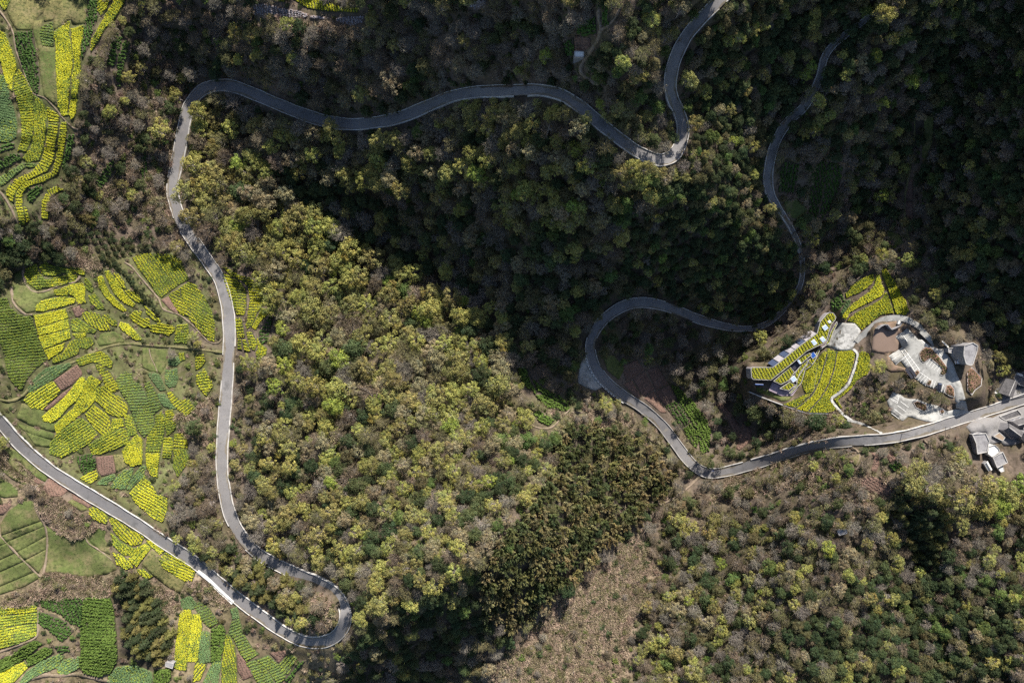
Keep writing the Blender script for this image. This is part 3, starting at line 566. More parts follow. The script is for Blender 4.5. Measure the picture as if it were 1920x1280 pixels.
(c5,'TE',[(130,940),(180,940),(250,980),(325,1010),(310,1030),(200,1010)],30,GS_),
(c5,'TE',[(120,1040),(150,1030),(240,1080),(210,1110),(150,1080)],30,GS_),
(c5,'BR',[(1150,1000),(1180,985),(1240,1050),(1290,1130),(1280,1175),(1250,1150),(1200,1050)],55,GU),
(c5,'BR',[(1260,1240),(1295,1100),(1350,1130),(1340,1200),(1280,1250)],20,GU),
(cR3,'GS',[(160,900),(300,930),(400,980),(520,1010),(570,995),(520,1050),(440,1060),(330,1010),(180,960)],20,GH),
(cR3,'Y',[(450,1096),(560,1050),(690,985),(778,962),(700,1040),(590,1138),(520,1110)],-30,GH),
(cR3,'Y',[(700,730),(832,590),(905,508),(930,530),(915,600),(845,830),(755,1000),(790,955),(700,968),(655,870)],105,GH),
(cR3,'Y',[(935,480),(1035,515),(1000,720),(940,880),(860,1015),(715,1178),(596,1140),(765,1000),(855,830),(925,600)],105,GH),
(cR3,'Y',[(1042,515),(1205,505),(1238,545),(1212,680),(1140,870),(1045,965),(960,1030),(1035,1150),(960,1185),(722,1180),(870,1015),(950,880),(1010,720)],105,GH),
(cR3,'Y',[(1282,530),(1330,508),(1400,560),(1405,700),(1380,760),(1270,820),(1200,920),(1100,1000),(1050,1050),(1108,1140),(1070,1125),(1010,1040),(1090,975),(1185,885),(1250,690)],105,GH),
(cR8,'Y',[(300,390),(480,270),(650,190),(680,290),(640,350),(540,440),(420,510),(300,550),(225,590),(210,510),(280,450)],60,UH),
(cR8,'Y',[(700,220),(750,210),(790,360),(830,430),(820,520),(760,570),(620,640),(470,710),(290,810),(225,925),(140,900),(240,760),(320,680),(450,585),(580,490),(680,370)],60,UH),
(cR8,'Y',[(845,500),(872,480),(990,830),(870,840),(780,850),(640,960),(470,1100),(380,1000),(300,960),(230,965),(290,885),(405,805),(640,690),(800,588)],60,UH),
(cR8,'Y',[(780,120),(850,110),(910,180),(1010,320),(1100,520),(1170,620),(1230,790),(1170,860),(1010,840),(965,660),(885,420),(805,220)],70,UH),
(cR8,'DG',[(-20,600),(180,520),(205,610),(160,720),(60,820),(-20,790)],50,UH),
(cR8,'G',[(115,885),(220,625),(310,605),(280,690),(150,875)],60,UH),
(cH,'BR',[(1110,780),(1150,640),(1110,560),(1190,580),(1210,700),(1170,810)],20,BR_),
(cH,'BR',[(985,890),(1080,815),(1200,880),(1380,1000),(1330,1080),(1180,1090),(1000,980)],30,BR_),
(cH,'BR',[(1300,600),(1350,560),(1410,640),(1340,690)],45,BR_),
(cH,'DG',[(1360,700),(1420,655),(1480,720),(1400,770)],45,BR_),
(cH,'DG',[(1430,780),(1490,725),(1530,770),(1470,830)],45,BR_),
(cH,'DG',[(1310,700),(1350,700),(1400,780),(1370,790)],45,BR_),
(cH,'O',[(870,640),(960,600),(970,680),(930,740)],60,BR_),
]
FIELDS = [(k, cr(c, p), (cr(c, a) if isinstance(a, list) else a), pl) for c, k, p, a, pl in FIELDS]

# ------------------------------------------------------------------ woods: (place words, outline, {kind: share}, crown radius range px, {kind: tints}, ground colour)
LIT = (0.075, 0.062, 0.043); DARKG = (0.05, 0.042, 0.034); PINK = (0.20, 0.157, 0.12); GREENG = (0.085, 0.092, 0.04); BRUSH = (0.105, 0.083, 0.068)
ZONES = [
 ('in the top scrub', [(-60,-60),(2000,-60),(2000,1340),(-60,1340)], dict(bare=.45,evergreen=.2,budding=.1,shrub=.25), (8,15), BRUSH, .75),
 ('in the lower left fields', [(-60,880),(200,960),(380,1060),(480,1170),(560,1200),(640,1210),(620,1340),(-60,1340)], dict(shrub=.8,bare=.2), (5,9), (0.16,0.13,0.085), .5),
 ('in the left fields', [(-60,-60),(240,-60),(170,120),(130,330),(40,430),(-60,400)], dict(shrub=1), (3,6), GREENG, .3),
 ('in the middle left fields', [(-60,520),(60,500),(160,470),(330,470),(360,640),(330,900),(310,1000),(150,910),(-60,760)], dict(shrub=1), (3,5), GREENG, .3),
 ('on the far left slope', [(-60,400),(100,420),(130,500),(60,520),(0,540),(-60,560)], dict(evergreen=.5,bare=.3,shrub=.2), (9,15), LIT, .9),
 ('above the upper road', [(400,-60),(1130,-60),(1110,190),(1000,165),(900,165),(800,190),(680,225),(560,205),(430,150),(400,60)], dict(bare=.6,evergreen=.16,budding=.1,shrub=.14), (9,17), BRUSH, .8),
 ('between the top dirt path and hairpin', [(1090,-60),(1370,-60),(1300,40),(1255,120),(1265,200),(1275,280),(1235,300),(1150,245),(1085,190)], dict(bare=.4,evergreen=.3,budding=.22,shrub=.08), (9,16), BRUSH, .85),
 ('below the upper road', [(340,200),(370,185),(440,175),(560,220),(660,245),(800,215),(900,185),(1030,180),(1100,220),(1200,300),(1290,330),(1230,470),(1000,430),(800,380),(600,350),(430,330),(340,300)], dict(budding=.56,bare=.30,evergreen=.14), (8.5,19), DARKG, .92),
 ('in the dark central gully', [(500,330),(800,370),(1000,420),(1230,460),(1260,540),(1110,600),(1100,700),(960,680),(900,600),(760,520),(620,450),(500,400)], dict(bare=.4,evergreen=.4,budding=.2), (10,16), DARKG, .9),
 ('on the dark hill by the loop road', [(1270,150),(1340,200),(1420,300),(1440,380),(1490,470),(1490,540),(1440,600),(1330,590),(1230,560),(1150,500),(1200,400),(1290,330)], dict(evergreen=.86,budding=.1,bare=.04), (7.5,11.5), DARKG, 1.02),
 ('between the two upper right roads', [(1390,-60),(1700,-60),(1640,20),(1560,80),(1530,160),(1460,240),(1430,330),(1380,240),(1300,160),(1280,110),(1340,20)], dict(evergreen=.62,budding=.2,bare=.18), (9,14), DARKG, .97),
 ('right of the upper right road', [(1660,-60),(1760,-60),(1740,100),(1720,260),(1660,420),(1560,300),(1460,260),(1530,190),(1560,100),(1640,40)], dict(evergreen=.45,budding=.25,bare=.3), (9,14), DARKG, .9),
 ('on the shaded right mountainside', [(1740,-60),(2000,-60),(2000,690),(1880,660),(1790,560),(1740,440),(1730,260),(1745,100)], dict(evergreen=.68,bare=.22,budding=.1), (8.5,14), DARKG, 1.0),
 ('in the scrub above the hall', [(1460,400),(1560,300),(1660,420),(1690,500),(1640,510),(1560,580),(1500,600),(1510,500)], dict(bare=.55,evergreen=.25,budding=.08,shrub=.12), (8,13), BRUSH, .85),
 ('on the sunny central ridge', [(345,300),(430,320),(560,370),(700,460),(860,560),(950,640),(960,760),(800,800),(640,780),(500,740),(520,600),(480,500),(400,450),(350,390)], dict(budding=.78,bare=.15,evergreen=.07), (8,22), LIT, .96),
 ('on the lower central slope', [(440,680),(520,680),(640,760),(800,790),(960,740),(1060,780),(1040,880),(960,960),(900,1060),(760,1180),(660,1160),(620,1080),(500,1030),(440,940)], dict(bare=.29,budding=.53,evergreen=.18), (7,18), LIT, .95),
 ('along the bottom ravine', [(660,1170),(760,1160),(900,1050),(980,1180),(880,1240),(740,1340),(600,1340),(640,1220)], dict(evergreen=.55,bare=.35,budding=.1), (9,14), DARKG, .9),
 ('inside the bamboo grove', [(1050,800),(1130,795),(1230,840),(1268,900),(1220,960),(1100,1070),(960,1190),(900,1150),(900,1060),(980,960),(1040,880)], dict(bamboo=.93,evergreen=.07), (8.5,12), DARKG, .98),
 ('on the bushy bank inside the loop bend', [(960,760),(1060,740),(1180,770),(1270,860),(1270,880),(1220,840),(1120,790),(1050,800)], dict(shrub=.5,evergreen=.25,bare=.25), (7,11), GREENG, .95),
 ('on the bottom right hillside', [(1240,960),(1330,900),(1500,870),(1700,860),(1920,900),(2000,900),(2000,1340),(1180,1340),(1180,1160),(1240,1080)], dict(bare=.44,budding=.24,evergreen=.17,shrub=.15), (6,15), LIT, .93),
 ('in the bottom right corner', [(1480,1160),(1640,1080),(1760,1040),(2000,1100),(2000,1340),(1400,1340)], dict(evergreen=.66,bare=.22,budding=.12), (7,14), LIT, 1.0),
 ('on the dry grass slope', [(1240,940),(1200,1000),(1240,1060),(1200,1160),(1180,1340),(860,1340),(940,1220),(1100,1080)], dict(shrub=.75,bare=.25), (5,10), PINK, .45),
 ('below the right road', [(1340,895),(1500,860),(1640,840),(1680,900),(1600,980),(1500,960),(1400,960),(1300,980),(1270,940)], dict(shrub=.4,bare=.35,evergreen=.2,budding=.05), (7,13), BRUSH, .62),
 ('beside the village houses', [(1690,870),(1820,850),(1860,900),(1990,860),(1990,930),(1850,960),(1700,930)], dict(budding=.75,bare=.25), (13,20), BRUSH, .9),
 ('in the dark conifer stand', [(1690,920),(1780,920),(1790,1010),(1740,1090),(1690,1020)], dict(conifer=1), (9,13), DARKG, 1.0),
 ('inside the lower hairpin', [(385,1035),(420,1015),(480,1060),(560,1090),(575,1130),(575,1175),(530,1180),(470,1130)], dict(conifer=.75,budding=.25), (9,13), BRUSH, .98),
 ('in the pine clump at bottom left', [(210,1085),(260,1080),(290,1130),(315,1190),(300,1260),(230,1255),(215,1180)], dict(conifer=1), (9,13), DARKG, .98),
 ('between field and tall road', [(320,900),(400,760),(405,960),(440,1020),(360,1030),(330,960)], dict(bare=.7,shrub=.2,budding=.1), (9,15), BRUSH, .85),
 ('in the scrub left of the bend', [(170,60),(300,-60),(400,-60),(400,140),(340,200),(315,340),(330,440),(280,470),(180,430),(110,470),(130,330),(150,200)], dict(bare=.45,shrub=.35,evergreen=.12,budding=.08), (8,14), BRUSH, .72),
 ('in the hollow inside the loop road', [(1115,640),(1160,590),(1240,585),(1330,610),(1400,630),(1400,700),(1370,770),(1310,720),(1240,660),(1150,680),(1130,690)], dict(bare=.5,evergreen=.3,shrub=.2), (8,13), DARKG, .7),
 ('below the hall', [(1340,770),(1390,750),(1500,790),(1600,800),(1600,820),(1440,855),(1360,870),(1330,850)], dict(evergreen=.45,shrub=.4,bare=.15), (6,11), BRUSH, .6),
 ('between the hall garden and car park', [(1595,735),(1625,700),(1690,715),(1760,745),(1770,760),(1680,735),(1660,770),(1620,790),(1580,780)], dict(shrub=.8,bare=.2), (4,7), BRUSH, .75),
 ('right of the straight road', [(430,700),(510,690),(530,760),(480,800),(450,1000),(430,900)], dict(bare=.45,shrub=.35,evergreen=.15,budding=.05), (7,12), BRUSH, .72),
 ('among the field plots', [(330,640),(415,655),(410,720),(395,860),(355,800),(350,700),(310,690)], dict(shrub=.6,bare=.3,evergreen=.1), (5,10), GREENG, .5),
 ('on the verge left of the road', [(345,470),(372,470),(412,570),(418,640),(405,640),(380,560)], dict(shrub=.8,bare=.2), (4,7), GREENG, .4),
]
# patches of tall dry grass (outline, tufts per 100 px2)
TUFTS = [
 ([(1230,960),(1200,1000),(1240,1060),(1220,1130),(1130,1180),(1080,1340),(880,1340),(940,1230),(1060,1120),(1180,1010)], 6),
 ([(1180,1180),(1240,1060),(1180,1000),(1060,1130),(950,1240),(900,1340),(1180,1340)], 3),
 ([(130,430),(240,260),(320,210),(330,330),(330,440),(250,400),(180,440)], 3.5),
 ([(100,445),(140,470),(170,465),(190,500),(160,510),(110,490),(90,480)], 10),
 ([(185,230),(300,90),(390,30),(430,60),(340,180),(250,260)], 1.8),
 ([(430,20),(700,60),(700,120),(560,110),(430,70)], 3.5),
 ([(62,925),(80,905),(190,995),(170,1000),(120,1010)], 9), ([(80,1075),(210,1075),(210,1115),(80,1120)], 8),
 ([(65,935),(110,935),(175,985),(180,995),(140,1005),(110,995),(80,960)], 10),
 ([(270,1090),(330,1100),(340,1140),(300,1150),(270,1120)], 6), ([(370,1075),(440,1130),(420,1140),(350,1090)], 7),
 ([(0,835),(60,880),(70,910),(40,900),(0,870)], 5), ([(0,1130),(70,1100),(75,1120),(0,1150)], 6),
 ([(560,1120),(620,1110),(630,1165),(590,1190),(560,1170)], 6),
 ([(330,780),(400,740),(400,860),(350,830)], 2.2), ([(1340,895),(1460,860),(1560,850),(1540,900),(1420,930),(1300,950)], 2.5),
 ([(1430,720),(1600,780),(1560,830),(1420,850)], 1.5), ([(1470,880),(1560,870),(1690,900),(1650,960),(1540,940)], 2.5),
 ([(1500,270),(1680,300),(1700,470),(1560,480),(1470,420)], 1.8), ([(520,800),(700,830),(900,900),(800,1000),(560,950)], .8),
 ([(1000,770),(1180,770),(1240,840),(1060,780)], 2.5), ([(1590,700),(1640,710),(1620,780),(1580,790)], 1.0),
]
# ------------------------------------------------------------------ ground sheet
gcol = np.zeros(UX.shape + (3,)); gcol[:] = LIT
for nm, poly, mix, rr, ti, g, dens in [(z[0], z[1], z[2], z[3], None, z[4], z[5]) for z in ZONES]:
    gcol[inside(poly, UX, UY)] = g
for poly, n in TUFTS:
    m = inside(poly, UX, UY); f = min(1, n / 6.); gcol[m] = gcol[m] * (1 - f) + np.array(PINK) * f
for it in range(3):
    for ax in (0, 1):
        gcol = (np.roll(gcol, 1, ax) + 2 * gcol + np.roll(gcol, -1, ax)) / 4
sn = smooth_noise([(60, 0.5), (22, 0.5), (9, .4)], 1.0, 21)[..., None]
gcol = gcol * np.clip(1 + 0.28 * sn, 0.5, 1.7)
WX, WY = xy(UX, UY, ZG)
V = np.stack([WX, WY, ZG], -1).reshape(-1, 3)
ny, nx = UX.shape
idx = np.arange(ny * nx).reshape(ny, nx)
F = np.stack([idx[:-1, :-1], idx[1:, :-1], idx[1:, 1:], idx[:-1, 1:]], -1).reshape(-1, 4)
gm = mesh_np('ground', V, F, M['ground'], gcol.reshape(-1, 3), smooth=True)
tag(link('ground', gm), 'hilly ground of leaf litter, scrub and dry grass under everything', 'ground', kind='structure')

# ------------------------------------------------------------------ occupancy mask (2 px)
MX, MY = np.meshgrid(np.arange(-60, 1990, 2.), np.arange(-60, 1350, 2.))
occ = np.zeros(MX.shape, np.uint8)          # 1 road, 2 field, 3 built
def mark(poly, v, grow=0):
    x0, y0 = np.min(poly, 0) - grow - 4; x1, y1 = np.max(poly, 0) + grow + 4
    s_ = (slice(max(0, int((y0 + 60) / 2)), max(0, int((y1 + 60) / 2) + 1)), slice(max(0, int((x0 + 60) / 2)), max(0, int((x1 + 60) / 2) + 1)))
    m = inside(poly, MX[s_], MY[s_])
    if grow: m |= seg_dist(list(poly) + [poly[0]], MX[s_], MY[s_])[0] < grow
    occ[s_][m] = v
def mark_line(pts, hw, v):
    pts = [tuple(p) for p in pts]
    for a, b in zip(pts[:-1], pts[1:]):
        x0, x1 = sorted((a[0], b[0])); y0, y1 = sorted((a[1], b[1])); e = hw + 3
        s_ = (slice(max(0, int((y0 - e + 60) / 2)), max(0, int((y1 + e + 60) / 2) + 1)), slice(max(0, int((x0 - e + 60) / 2)), max(0, int((x1 + e + 60) / 2) + 1)))
        d, _ = seg_dist([a, b], MX[s_], MY[s_]); occ[s_][d < hw] = v
def free(px, py):
    j = int((py + 60) / 2); i = int((px + 60) / 2)
    if 0 <= j < occ.shape[0] and 0 <= i < occ.shape[1]: return occ[j, i]
    return 0

# ------------------------------------------------------------------ roads: asphalt ribbon, kerb walls each side
def ribbon(c, z, hw_m, lift, name, material, parent=None, rows=(-1, -.5, 0, .5, 1), kind='structure', skirt=0.0, gaps=None):
    """level strip following centre line c (photo px) at heights z"""
    P = np.array([[*xy(a[0], a[1], zz), zz] for a, zz in zip(c, z)])
    t = np.gradient(P[:, :2], axis=0); t /= np.linalg.norm(t, axis=1)[:, None]; n = np.stack([-t[:, 1], t[:, 0]], 1)
    vs = [np.column_stack([P[:, :2] + n * r * hw_m, P[:, 2] + lift]) for r in rows]
    V = np.stack(vs, 1); k = len(rows)
    V = V.reshape(-1, 3); i = np.arange(len(P) - 1)[:, None] * k + np.arange(k - 1)[None]
    F = np.stack([i, i + k, i + k + 1, i + 1], -1).reshape(-1, 4)
    o = link(name, mesh_np(name, V, F, material, smooth=True), parent)
    if kind: o['kind'] = kind
    return o, P, n
M['grit'] = mat('grit', (.16, .14, .115), .95, [(.8, 6, (.10, .09, .07), .45, .65), (.2, 5, (.2, .185, .16), .5, .7)], .2, 5, .05)
ROADLAB = {'A': 'long grey asphalt road winding from bottom left hairpin to the upper right', 'C': 'grey asphalt road looping down from the upper right to the village', 'L': 'curved pale concrete lane above the car park'}
for k, (c, z, hw) in road_c.items():
    wv = np.full(len(c), float(hw))
    if k == 'C':        # narrow mountain lane at the top, a mere track through the trees, then the wider village road
        key = [(1648, 12, 4.5), (1562, 85, 6.0), (1524, 175, 7.0), (1458, 258, 8.5), (1440, 330, 9.0), (1446, 366, 8), (1460, 390, 5.0), (1505, 500, 4.2), (1484, 562, 4.5), (1435, 608, 5.0), (1400, 616, 5.0), (1310, 598, 8.5), (1235, 571, 9.6)]
        ks = [int(np.argmin(np.hypot(c[:, 0] - x, c[:, 1] - y))) for x, y, _ in key]; wv = np.interp(np.arange(len(c)), ks + [len(c)], [q[2] for q in key] + [9.4])
    wv = wv * (1 + .035 * np.sin(np.arange(len(c)) * .11) + .025 * np.sin(np.arange(len(c)) * .37 + 2))
    hm = ((wv - 1.0) * K * (1 - z / HC))[:, None]
    o, P, n = ribbon(c, z, hm, 0.0, 'road', M['asphalt'] if k != 'L' else M['concrete'])
    tag(o, ROADLAB[k], 'road')
    if k == 'C':
        for i in range(0, len(c) - 3, 3):
            w_ = wv[i]; mark_line([c[i], c[i + 3]], w_ - 3 if c[i][1] < 240 and c[i][0] > 1440 else (w_ + .5 if w_ > 7 else 2.6), 1)
    else: mark_line(c[::2], hw + 1.0, 1)
    if k == 'L': continue
    for sgn in (-1, 1):
        # low kerb wall: profile of four points swept along the edge
        e = P[:, :2] + n * sgn * (hm + 0.02); e2 = P[:, :2] + n * sgn * (hm + 0.42)
        zt = P[:, 2]
        wob = 0.06 * np.sin(np.arange(len(P)) * 0.9)
        prof = [np.column_stack([e, zt - 0.5]), np.column_stack([e, zt + 0.42 + wob]), np.column_stack([e2, zt + 0.42 + wob]), np.column_stack([e2, zt - 2.5])]
        V = np.stack(prof, 1).reshape(-1, 3); i = np.arange(len(P) - 1)[:, None] * 4 + np.arange(3)[None]
        F = np.stack([i, i + 1, i + 5, i + 4], -1).reshape(-1, 4)
        if sgn < 0: F = F[:, ::-1]
        # a few stretches without kerb
        keep = np.ones(len(P) - 1, bool); r2 = np.random.default_rng(5 + sgn)
        for q in r2.integers(0, len(P) - 1, 9): keep[q:q + int(r2.integers(3, 12))] = False
        if k == 'C': keep &= wv[:-1] > 4
        F = F[np.repeat(keep, 3)]
        kb = link('kerb', mesh_np('kerb', V, F, M['kerb']), o)
        # grit and fallen leaves lying along the kerb: a ragged thin strip
        rg = np.random.default_rng(40 + sgn); i1 = hm[:, 0] - .05; i2 = hm[:, 0] - .05 - np.clip(.35 + .5 * np.convolve(rg.normal(size=len(P) + 8), np.ones(9) / 3, 'valid'), .03, 1.6)
        V = np.stack([np.column_stack([P[:, :2] + n * (sgn * i1)[:, None], zt + .012]), np.column_stack([P[:, :2] + n * (sgn * i2)[:, None], zt + .012])], 1).reshape(-1, 3); i = np.arange(len(P) - 1)[:, None] * 2
        F = np.concatenate([i, i + 2, i + 3, i + 1], 1)
        if sgn > 0: F = F[:, ::-1]
        g_ = link('roadside_grit', mesh_np('roadside_grit', V, F, M['grit']), o)
# guard blocks on the outside of the loop
cc, zz, hw = road_c['C']
i0 = int(np.argmin(np.hypot(cc[:, 0] - 1111, cc[:, 1] - 668))); guard = []
for j in range(i0, len(cc) - 1, 2):
    if cc[j][1] > 745: break
    d = cc[j + 1] - cc[j]; d = d / np.hypot(*d); p = cc[j] + np.array([-d[1], d[0]]) * (hw + 2.2)
    b = at(p[0], p[1], z=zz[j]); mb = MB(); a = math.atan2(-d[1], d[0])
    mb.box((0, 0, 0.1), (1.5, 0.45, 1.3)); mb.box((0, 0, 0.78), (1.4, 0.38, 0.06))
    o = link('guard_block', mb.mesh('guard_block', M['white'])); o.location = b; o.rotation_euler.z = a
    tag(o, None, 'guard block', 'white guard blocks along the loop road'); guard.append((o, 'white guard block', 'white guard blocks', 'on the loop road edge', tuple(p)))

# ------------------------------------------------------------------ draped sheets
def drape(poly, dz, step=6.0, z=None, skirt=1.2, jit=0.0):
    """triangulated sheet following the ground inside poly (photo px); returns V, F, n_top"""
    P = np.array(poly, float)
    B = []
    for i in range(len(P)):
        a, b = P[i], P[(i + 1) % len(P)]; n = max(1, int(np.hypot(*(b - a)) / step))
        B += [a + (b - a) * k / n for k in range(n)]
    B = np.array(B); nb = len(B)
    x0, y0 = P.min(0); x1, y1 = P.max(0)
    X, Y = np.meshgrid(np.arange(x0, x1, step), np.arange(y0, y1, step)); X = X.ravel() + rng.uniform(-1, 1, X.size); Y = Y.ravel() + rng.uniform(-1, 1, Y.size)
    m = inside(poly, X, Y)
    if m.any():
        d, _ = seg_dist([tuple(p) for p in P] + [tuple(P[0])], X, Y); m &= d > step * 0.5
    pts = np.vstack([B, np.column_stack([X[m], Y[m]])]) if m.any() else B
    res = delaunay_2d_cdt([Vector(p) for p in pts], [], [list(range(nb))], 1, 1e-4)
    q = np.array([(v.x, v.y) for v in res[0]]); F = []
    for f in res[2]:
        for i in range(1, len(f) - 1): F.append((f[0], f[i], f[i + 1]))
    if z is None: Z = zg(q[:, 0], q[:, 1]) + dz
    else: Z = np.full(len(q), float(z))
    x, y = xy(q[:, 0], q[:, 1], Z); V = np.column_stack([x, y, Z]); F = np.array(F)
    # make faces look up
    a = V[F[:, 0]]; nz = np.cross(V[F[:, 1]] - a, V[F[:, 2]] - a)[:, 2]; F[nz < 0] = F[nz < 0][:, ::-1]
    if skirt:
        e = np.vstack([F[:, [0, 1]], F[:, [1, 2]], F[:, [2, 0]]]); s = set(map(tuple, e)); be = np.array([p for p in s if (p[1], p[0]) not in s])
        if len(be):
            low = V.copy(); low[:, 2] -= skirt; n = len(V); V = np.vstack([V, low])
            F = np.vstack([F, np.column_stack([be[:, 1], be[:, 0], be[:, 0] + n]), np.column_stack([be[:, 1], be[:, 0] + n, be[:, 1] + n])])
    return V, F
def sheet(name, poly, material, dz=0.15, z=None, col=None, parent=None, step=6.0, skirt=1.2, kind=None):
    V, F = drape(poly, dz, step, z, skirt)
    c = None if col is None else np.clip(np.array(col) * (1 + rng.normal(0, .10, (len(V), 1))), 0, 1)
    o = link(name, mesh_np(name, V, F, material, c), parent)
    if kind: o['kind'] = kind
    return o

# ------------------------------------------------------------------ crop plants: rings of leaves with a flowering top
def clumps(pos, w, h, ctop, cbase, jitter=.12):
    """pos (n,3); each clump: base ring 4, upper ring 4, tip; 12 triangles"""
    n = len(pos)
    a = rng.uniform(0, 2 * np.pi, n)[:, None] + np.arange(4)[None] * np.pi / 2
    w = w * rng.uniform(.75, 1.3, (n, 1)); h = h * rng.uniform(.8, 1.25, n)
    r1 = w * rng.uniform(.8, 1.2, (n, 4)) * .5; r2 = w * rng.uniform(.6, 1.1, (n, 4)) * .5
    V = np.zeros((n, 9, 3)); V[:] = pos[:, None]
    V[:, :4, 0] += r1 * np.cos(a); V[:, :4, 1] += r1 * np.sin(a)
    V[:, 4:8, 0] += r2 * np.cos(a + .5); V[:, 4:8, 1] += r2 * np.sin(a + .5)
    V[:, 4:8, 2] += h[:, None] * rng.uniform(.55, .95, (n, 4)); V[:, 8, 2] += h
    V[:, 8, :2] += rng.normal(0, .1, (n, 2)) * w
    Fb = []
    for k in range(4):
        k2 = (k + 1) % 4; Fb += [(k, k2, 4 + k2), (k, 4 + k2, 4 + k), (4 + k, 4 + k2, 8)]
    F = (np.array(Fb)[None] + 9 * np.arange(n)[:, None, None]).reshape(-1, 3)
    c = np.zeros((n, 9, 3)); s = np.clip(rng.normal(1, jitter, (n, 1, 1)), .6, 1.5)
    c[:, :4] = (np.asarray(cbase) if np.ndim(cbase) == 1 else cbase[:, None])
    c[:, 4:] = (np.asarray(ctop) if np.ndim(ctop) == 1 else ctop[:, None]); c *= s
    return V.reshape(-1, 3), F, c.reshape(-1, 3)
YEL = np.array((.56, .54, .04)); YGR = np.array((.30, .36, .055)); GRN = np.array((.14, .20, .045)); BLG = np.array((.125, .20, .085)); TEA = np.array((.045, .085, .02)); OLI = np.array((.155, .14, .062))
# kind: name, category, adjective, crop width m, height, row pitch px, filled share, [(share, top colour)], base colour, bed colour, sample px
KIND = {
 'Y':  ('rapeseed_plot', 'rapeseed plot', 'bright yellow rapeseed', .48, .8, 4.7, .84, [(.62, YEL), (.30, YGR), (.08, GRN)], (.17, .20, .045), (.075, .085, .035), 1.22),
 'YR': ('rapeseed_plot', 'rapeseed plot', 'yellow striped rapeseed', .44, .75, 5.3, .60, [(.60, YEL), (.32, YGR), (.08, GRN)], (.14, .17, .04), (.05, .055, .028), 1.12),
 'YG': ('rapeseed_plot', 'rapeseed plot', 'yellow-green rapeseed', .46, .75, 5.0, .66, [(.30, YEL * .9), (.44, YGR * .9), (.26, GRN)], (.11, .15, .04), (.06, .07, .03), 1.15),
 'G':  ('vegetable_plot', 'crop plot', 'blue-green leafy crop', .55, .6, 4.6, .72, [(.68, BLG), (.25, BLG * 1.35), (.07, YGR)], (.08, .13, .05), (.08, .095, .045), 1.35),
 'GL': ('vegetable_plot', 'crop plot', 'pale green striped crop', .50, .65, 5.2, .58, [(.62, BLG * (1.25, 1.15, .9)), (.30, YGR * .75), (.08, YGR)], (.09, .14, .05), (.05, .06, .03), 1.25),
 'GD': ('vegetable_plot', 'crop plot', 'broad green striped crop', .52, .7, 5.4, .60, [(.55, GRN * 1.1), (.30, YGR * .7), (.15, GRN * .7)], (.09, .12, .035), (.06, .065, .035), 1.3),
 'DG': ('vegetable_plot', 'crop plot', 'dark green leafy crop', 1.0, .9, 6.5, .62, [(.7, TEA), (.3, TEA * 1.6)], (.035, .06, .018), (.07, .06, .045), 2.2),
 'TE': ('tea_plot', 'tea plot', 'dark green hedged tea', 1.05, 1.1, 6.2, .74, [(.6, np.array((.075, .12, .025))), (.4, np.array((.11, .165, .035)))], (.035, .06, .015), (.05, .05, .03), 2.0),
 'GS': ('grass_plot', 'grass plot', 'plain green grassy', .55, .12, 9, .5, [(.6, np.array((.09, .11, .038))), (.4, np.array((.115, .12, .05)))], (.07, .09, .03), (.10, .115, .042), 3.0),
 'O':  ('fallow_plot', 'fallow plot', 'olive fallow', .55, .14, 5.5, .6, [(.6, OLI), (.4, OLI * .8)], (.11, .10, .042), (.15, .136, .06), 2.4),
 'BR': ('soil_plot', 'soil plot', 'bare brown soil', .85, .2, 5.0, .55, [(.6, np.array((.165, .115, .092))), (.4, np.array((.14, .098, .078)))], (.12, .085, .068), (1, 1, 1), 2.2),
 'V':  ('mulched_plot', 'mulched plot', 'pale grey mulched', .85, .35, 5.2, .6, [(.7, np.array((.38, .35, .38))), (.3, np.array((.30, .28, .29)))], (.22, .2, .2), (.14, .11, .10), 1.8),
}
def poly_area(p):
    p = np.array(p); return .5 * abs(np.dot(p[:, 0], np.roll(p[:, 1], 1)) - np.dot(p[:, 1], np.roll(p[:, 0], 1)))
def crop_points(poly, ang, pitch, fill, samp, warp=1.0, edge=1.15):
    P = np.array(poly); x0, y0 = P.min(0); x1, y1 = P.max(0)
    X, Y = np.meshgrid(np.arange(x0, x1, samp), np.arange(y0, y1, samp))
    X = X.ravel() + rng.uniform(-.5, .5, X.size) * samp; Y = Y.ravel() + rng.uniform(-.5, .5, Y.size) * samp
    m = inside(poly, X, Y)
    d, _ = seg_dist([tuple(p) for p in P] + [tuple(P[0])], X, Y); m &= d > edge; X, Y, d = X[m], Y[m], d[m]
    if isinstance(ang, list): _, phi = seg_dist(ang, X, Y); 
    else:
        a = math.radians(ang); phi = -X * math.sin(a) + Y * math.cos(a)
    phi = phi + warp * np.sin(X * .06 + Y * .045 + R.random() * 6) + .25 * rng.normal(size=X.size) * warp
    k = (phi / pitch) % 1 < fill
    return X[k], Y[k]
def grow(poly, g):
    P = np.array(poly, float); a = np.dot(P[:, 0], np.roll(P[:, 1], -1)) - np.dot(P[:, 1], np.roll(P[:, 0], -1)); n = len(P); out = []
    for i in range(n):
        d1 = P[i] - P[i - 1]; d2 = P[(i + 1) % n] - P[i]; n1 = np.array([d1[1], -d1[0]]) / (np.hypot(*d1) + 1e-9); n2 = np.array([d2[1], -d2[0]]) / (np.hypot(*d2) + 1e-9)
        m = n1 + n2; m = m / max(.75, np.hypot(*m)) * (1 if a > 0 else -1); out.append(tuple(P[i] + m * g))
    return out
plots = []
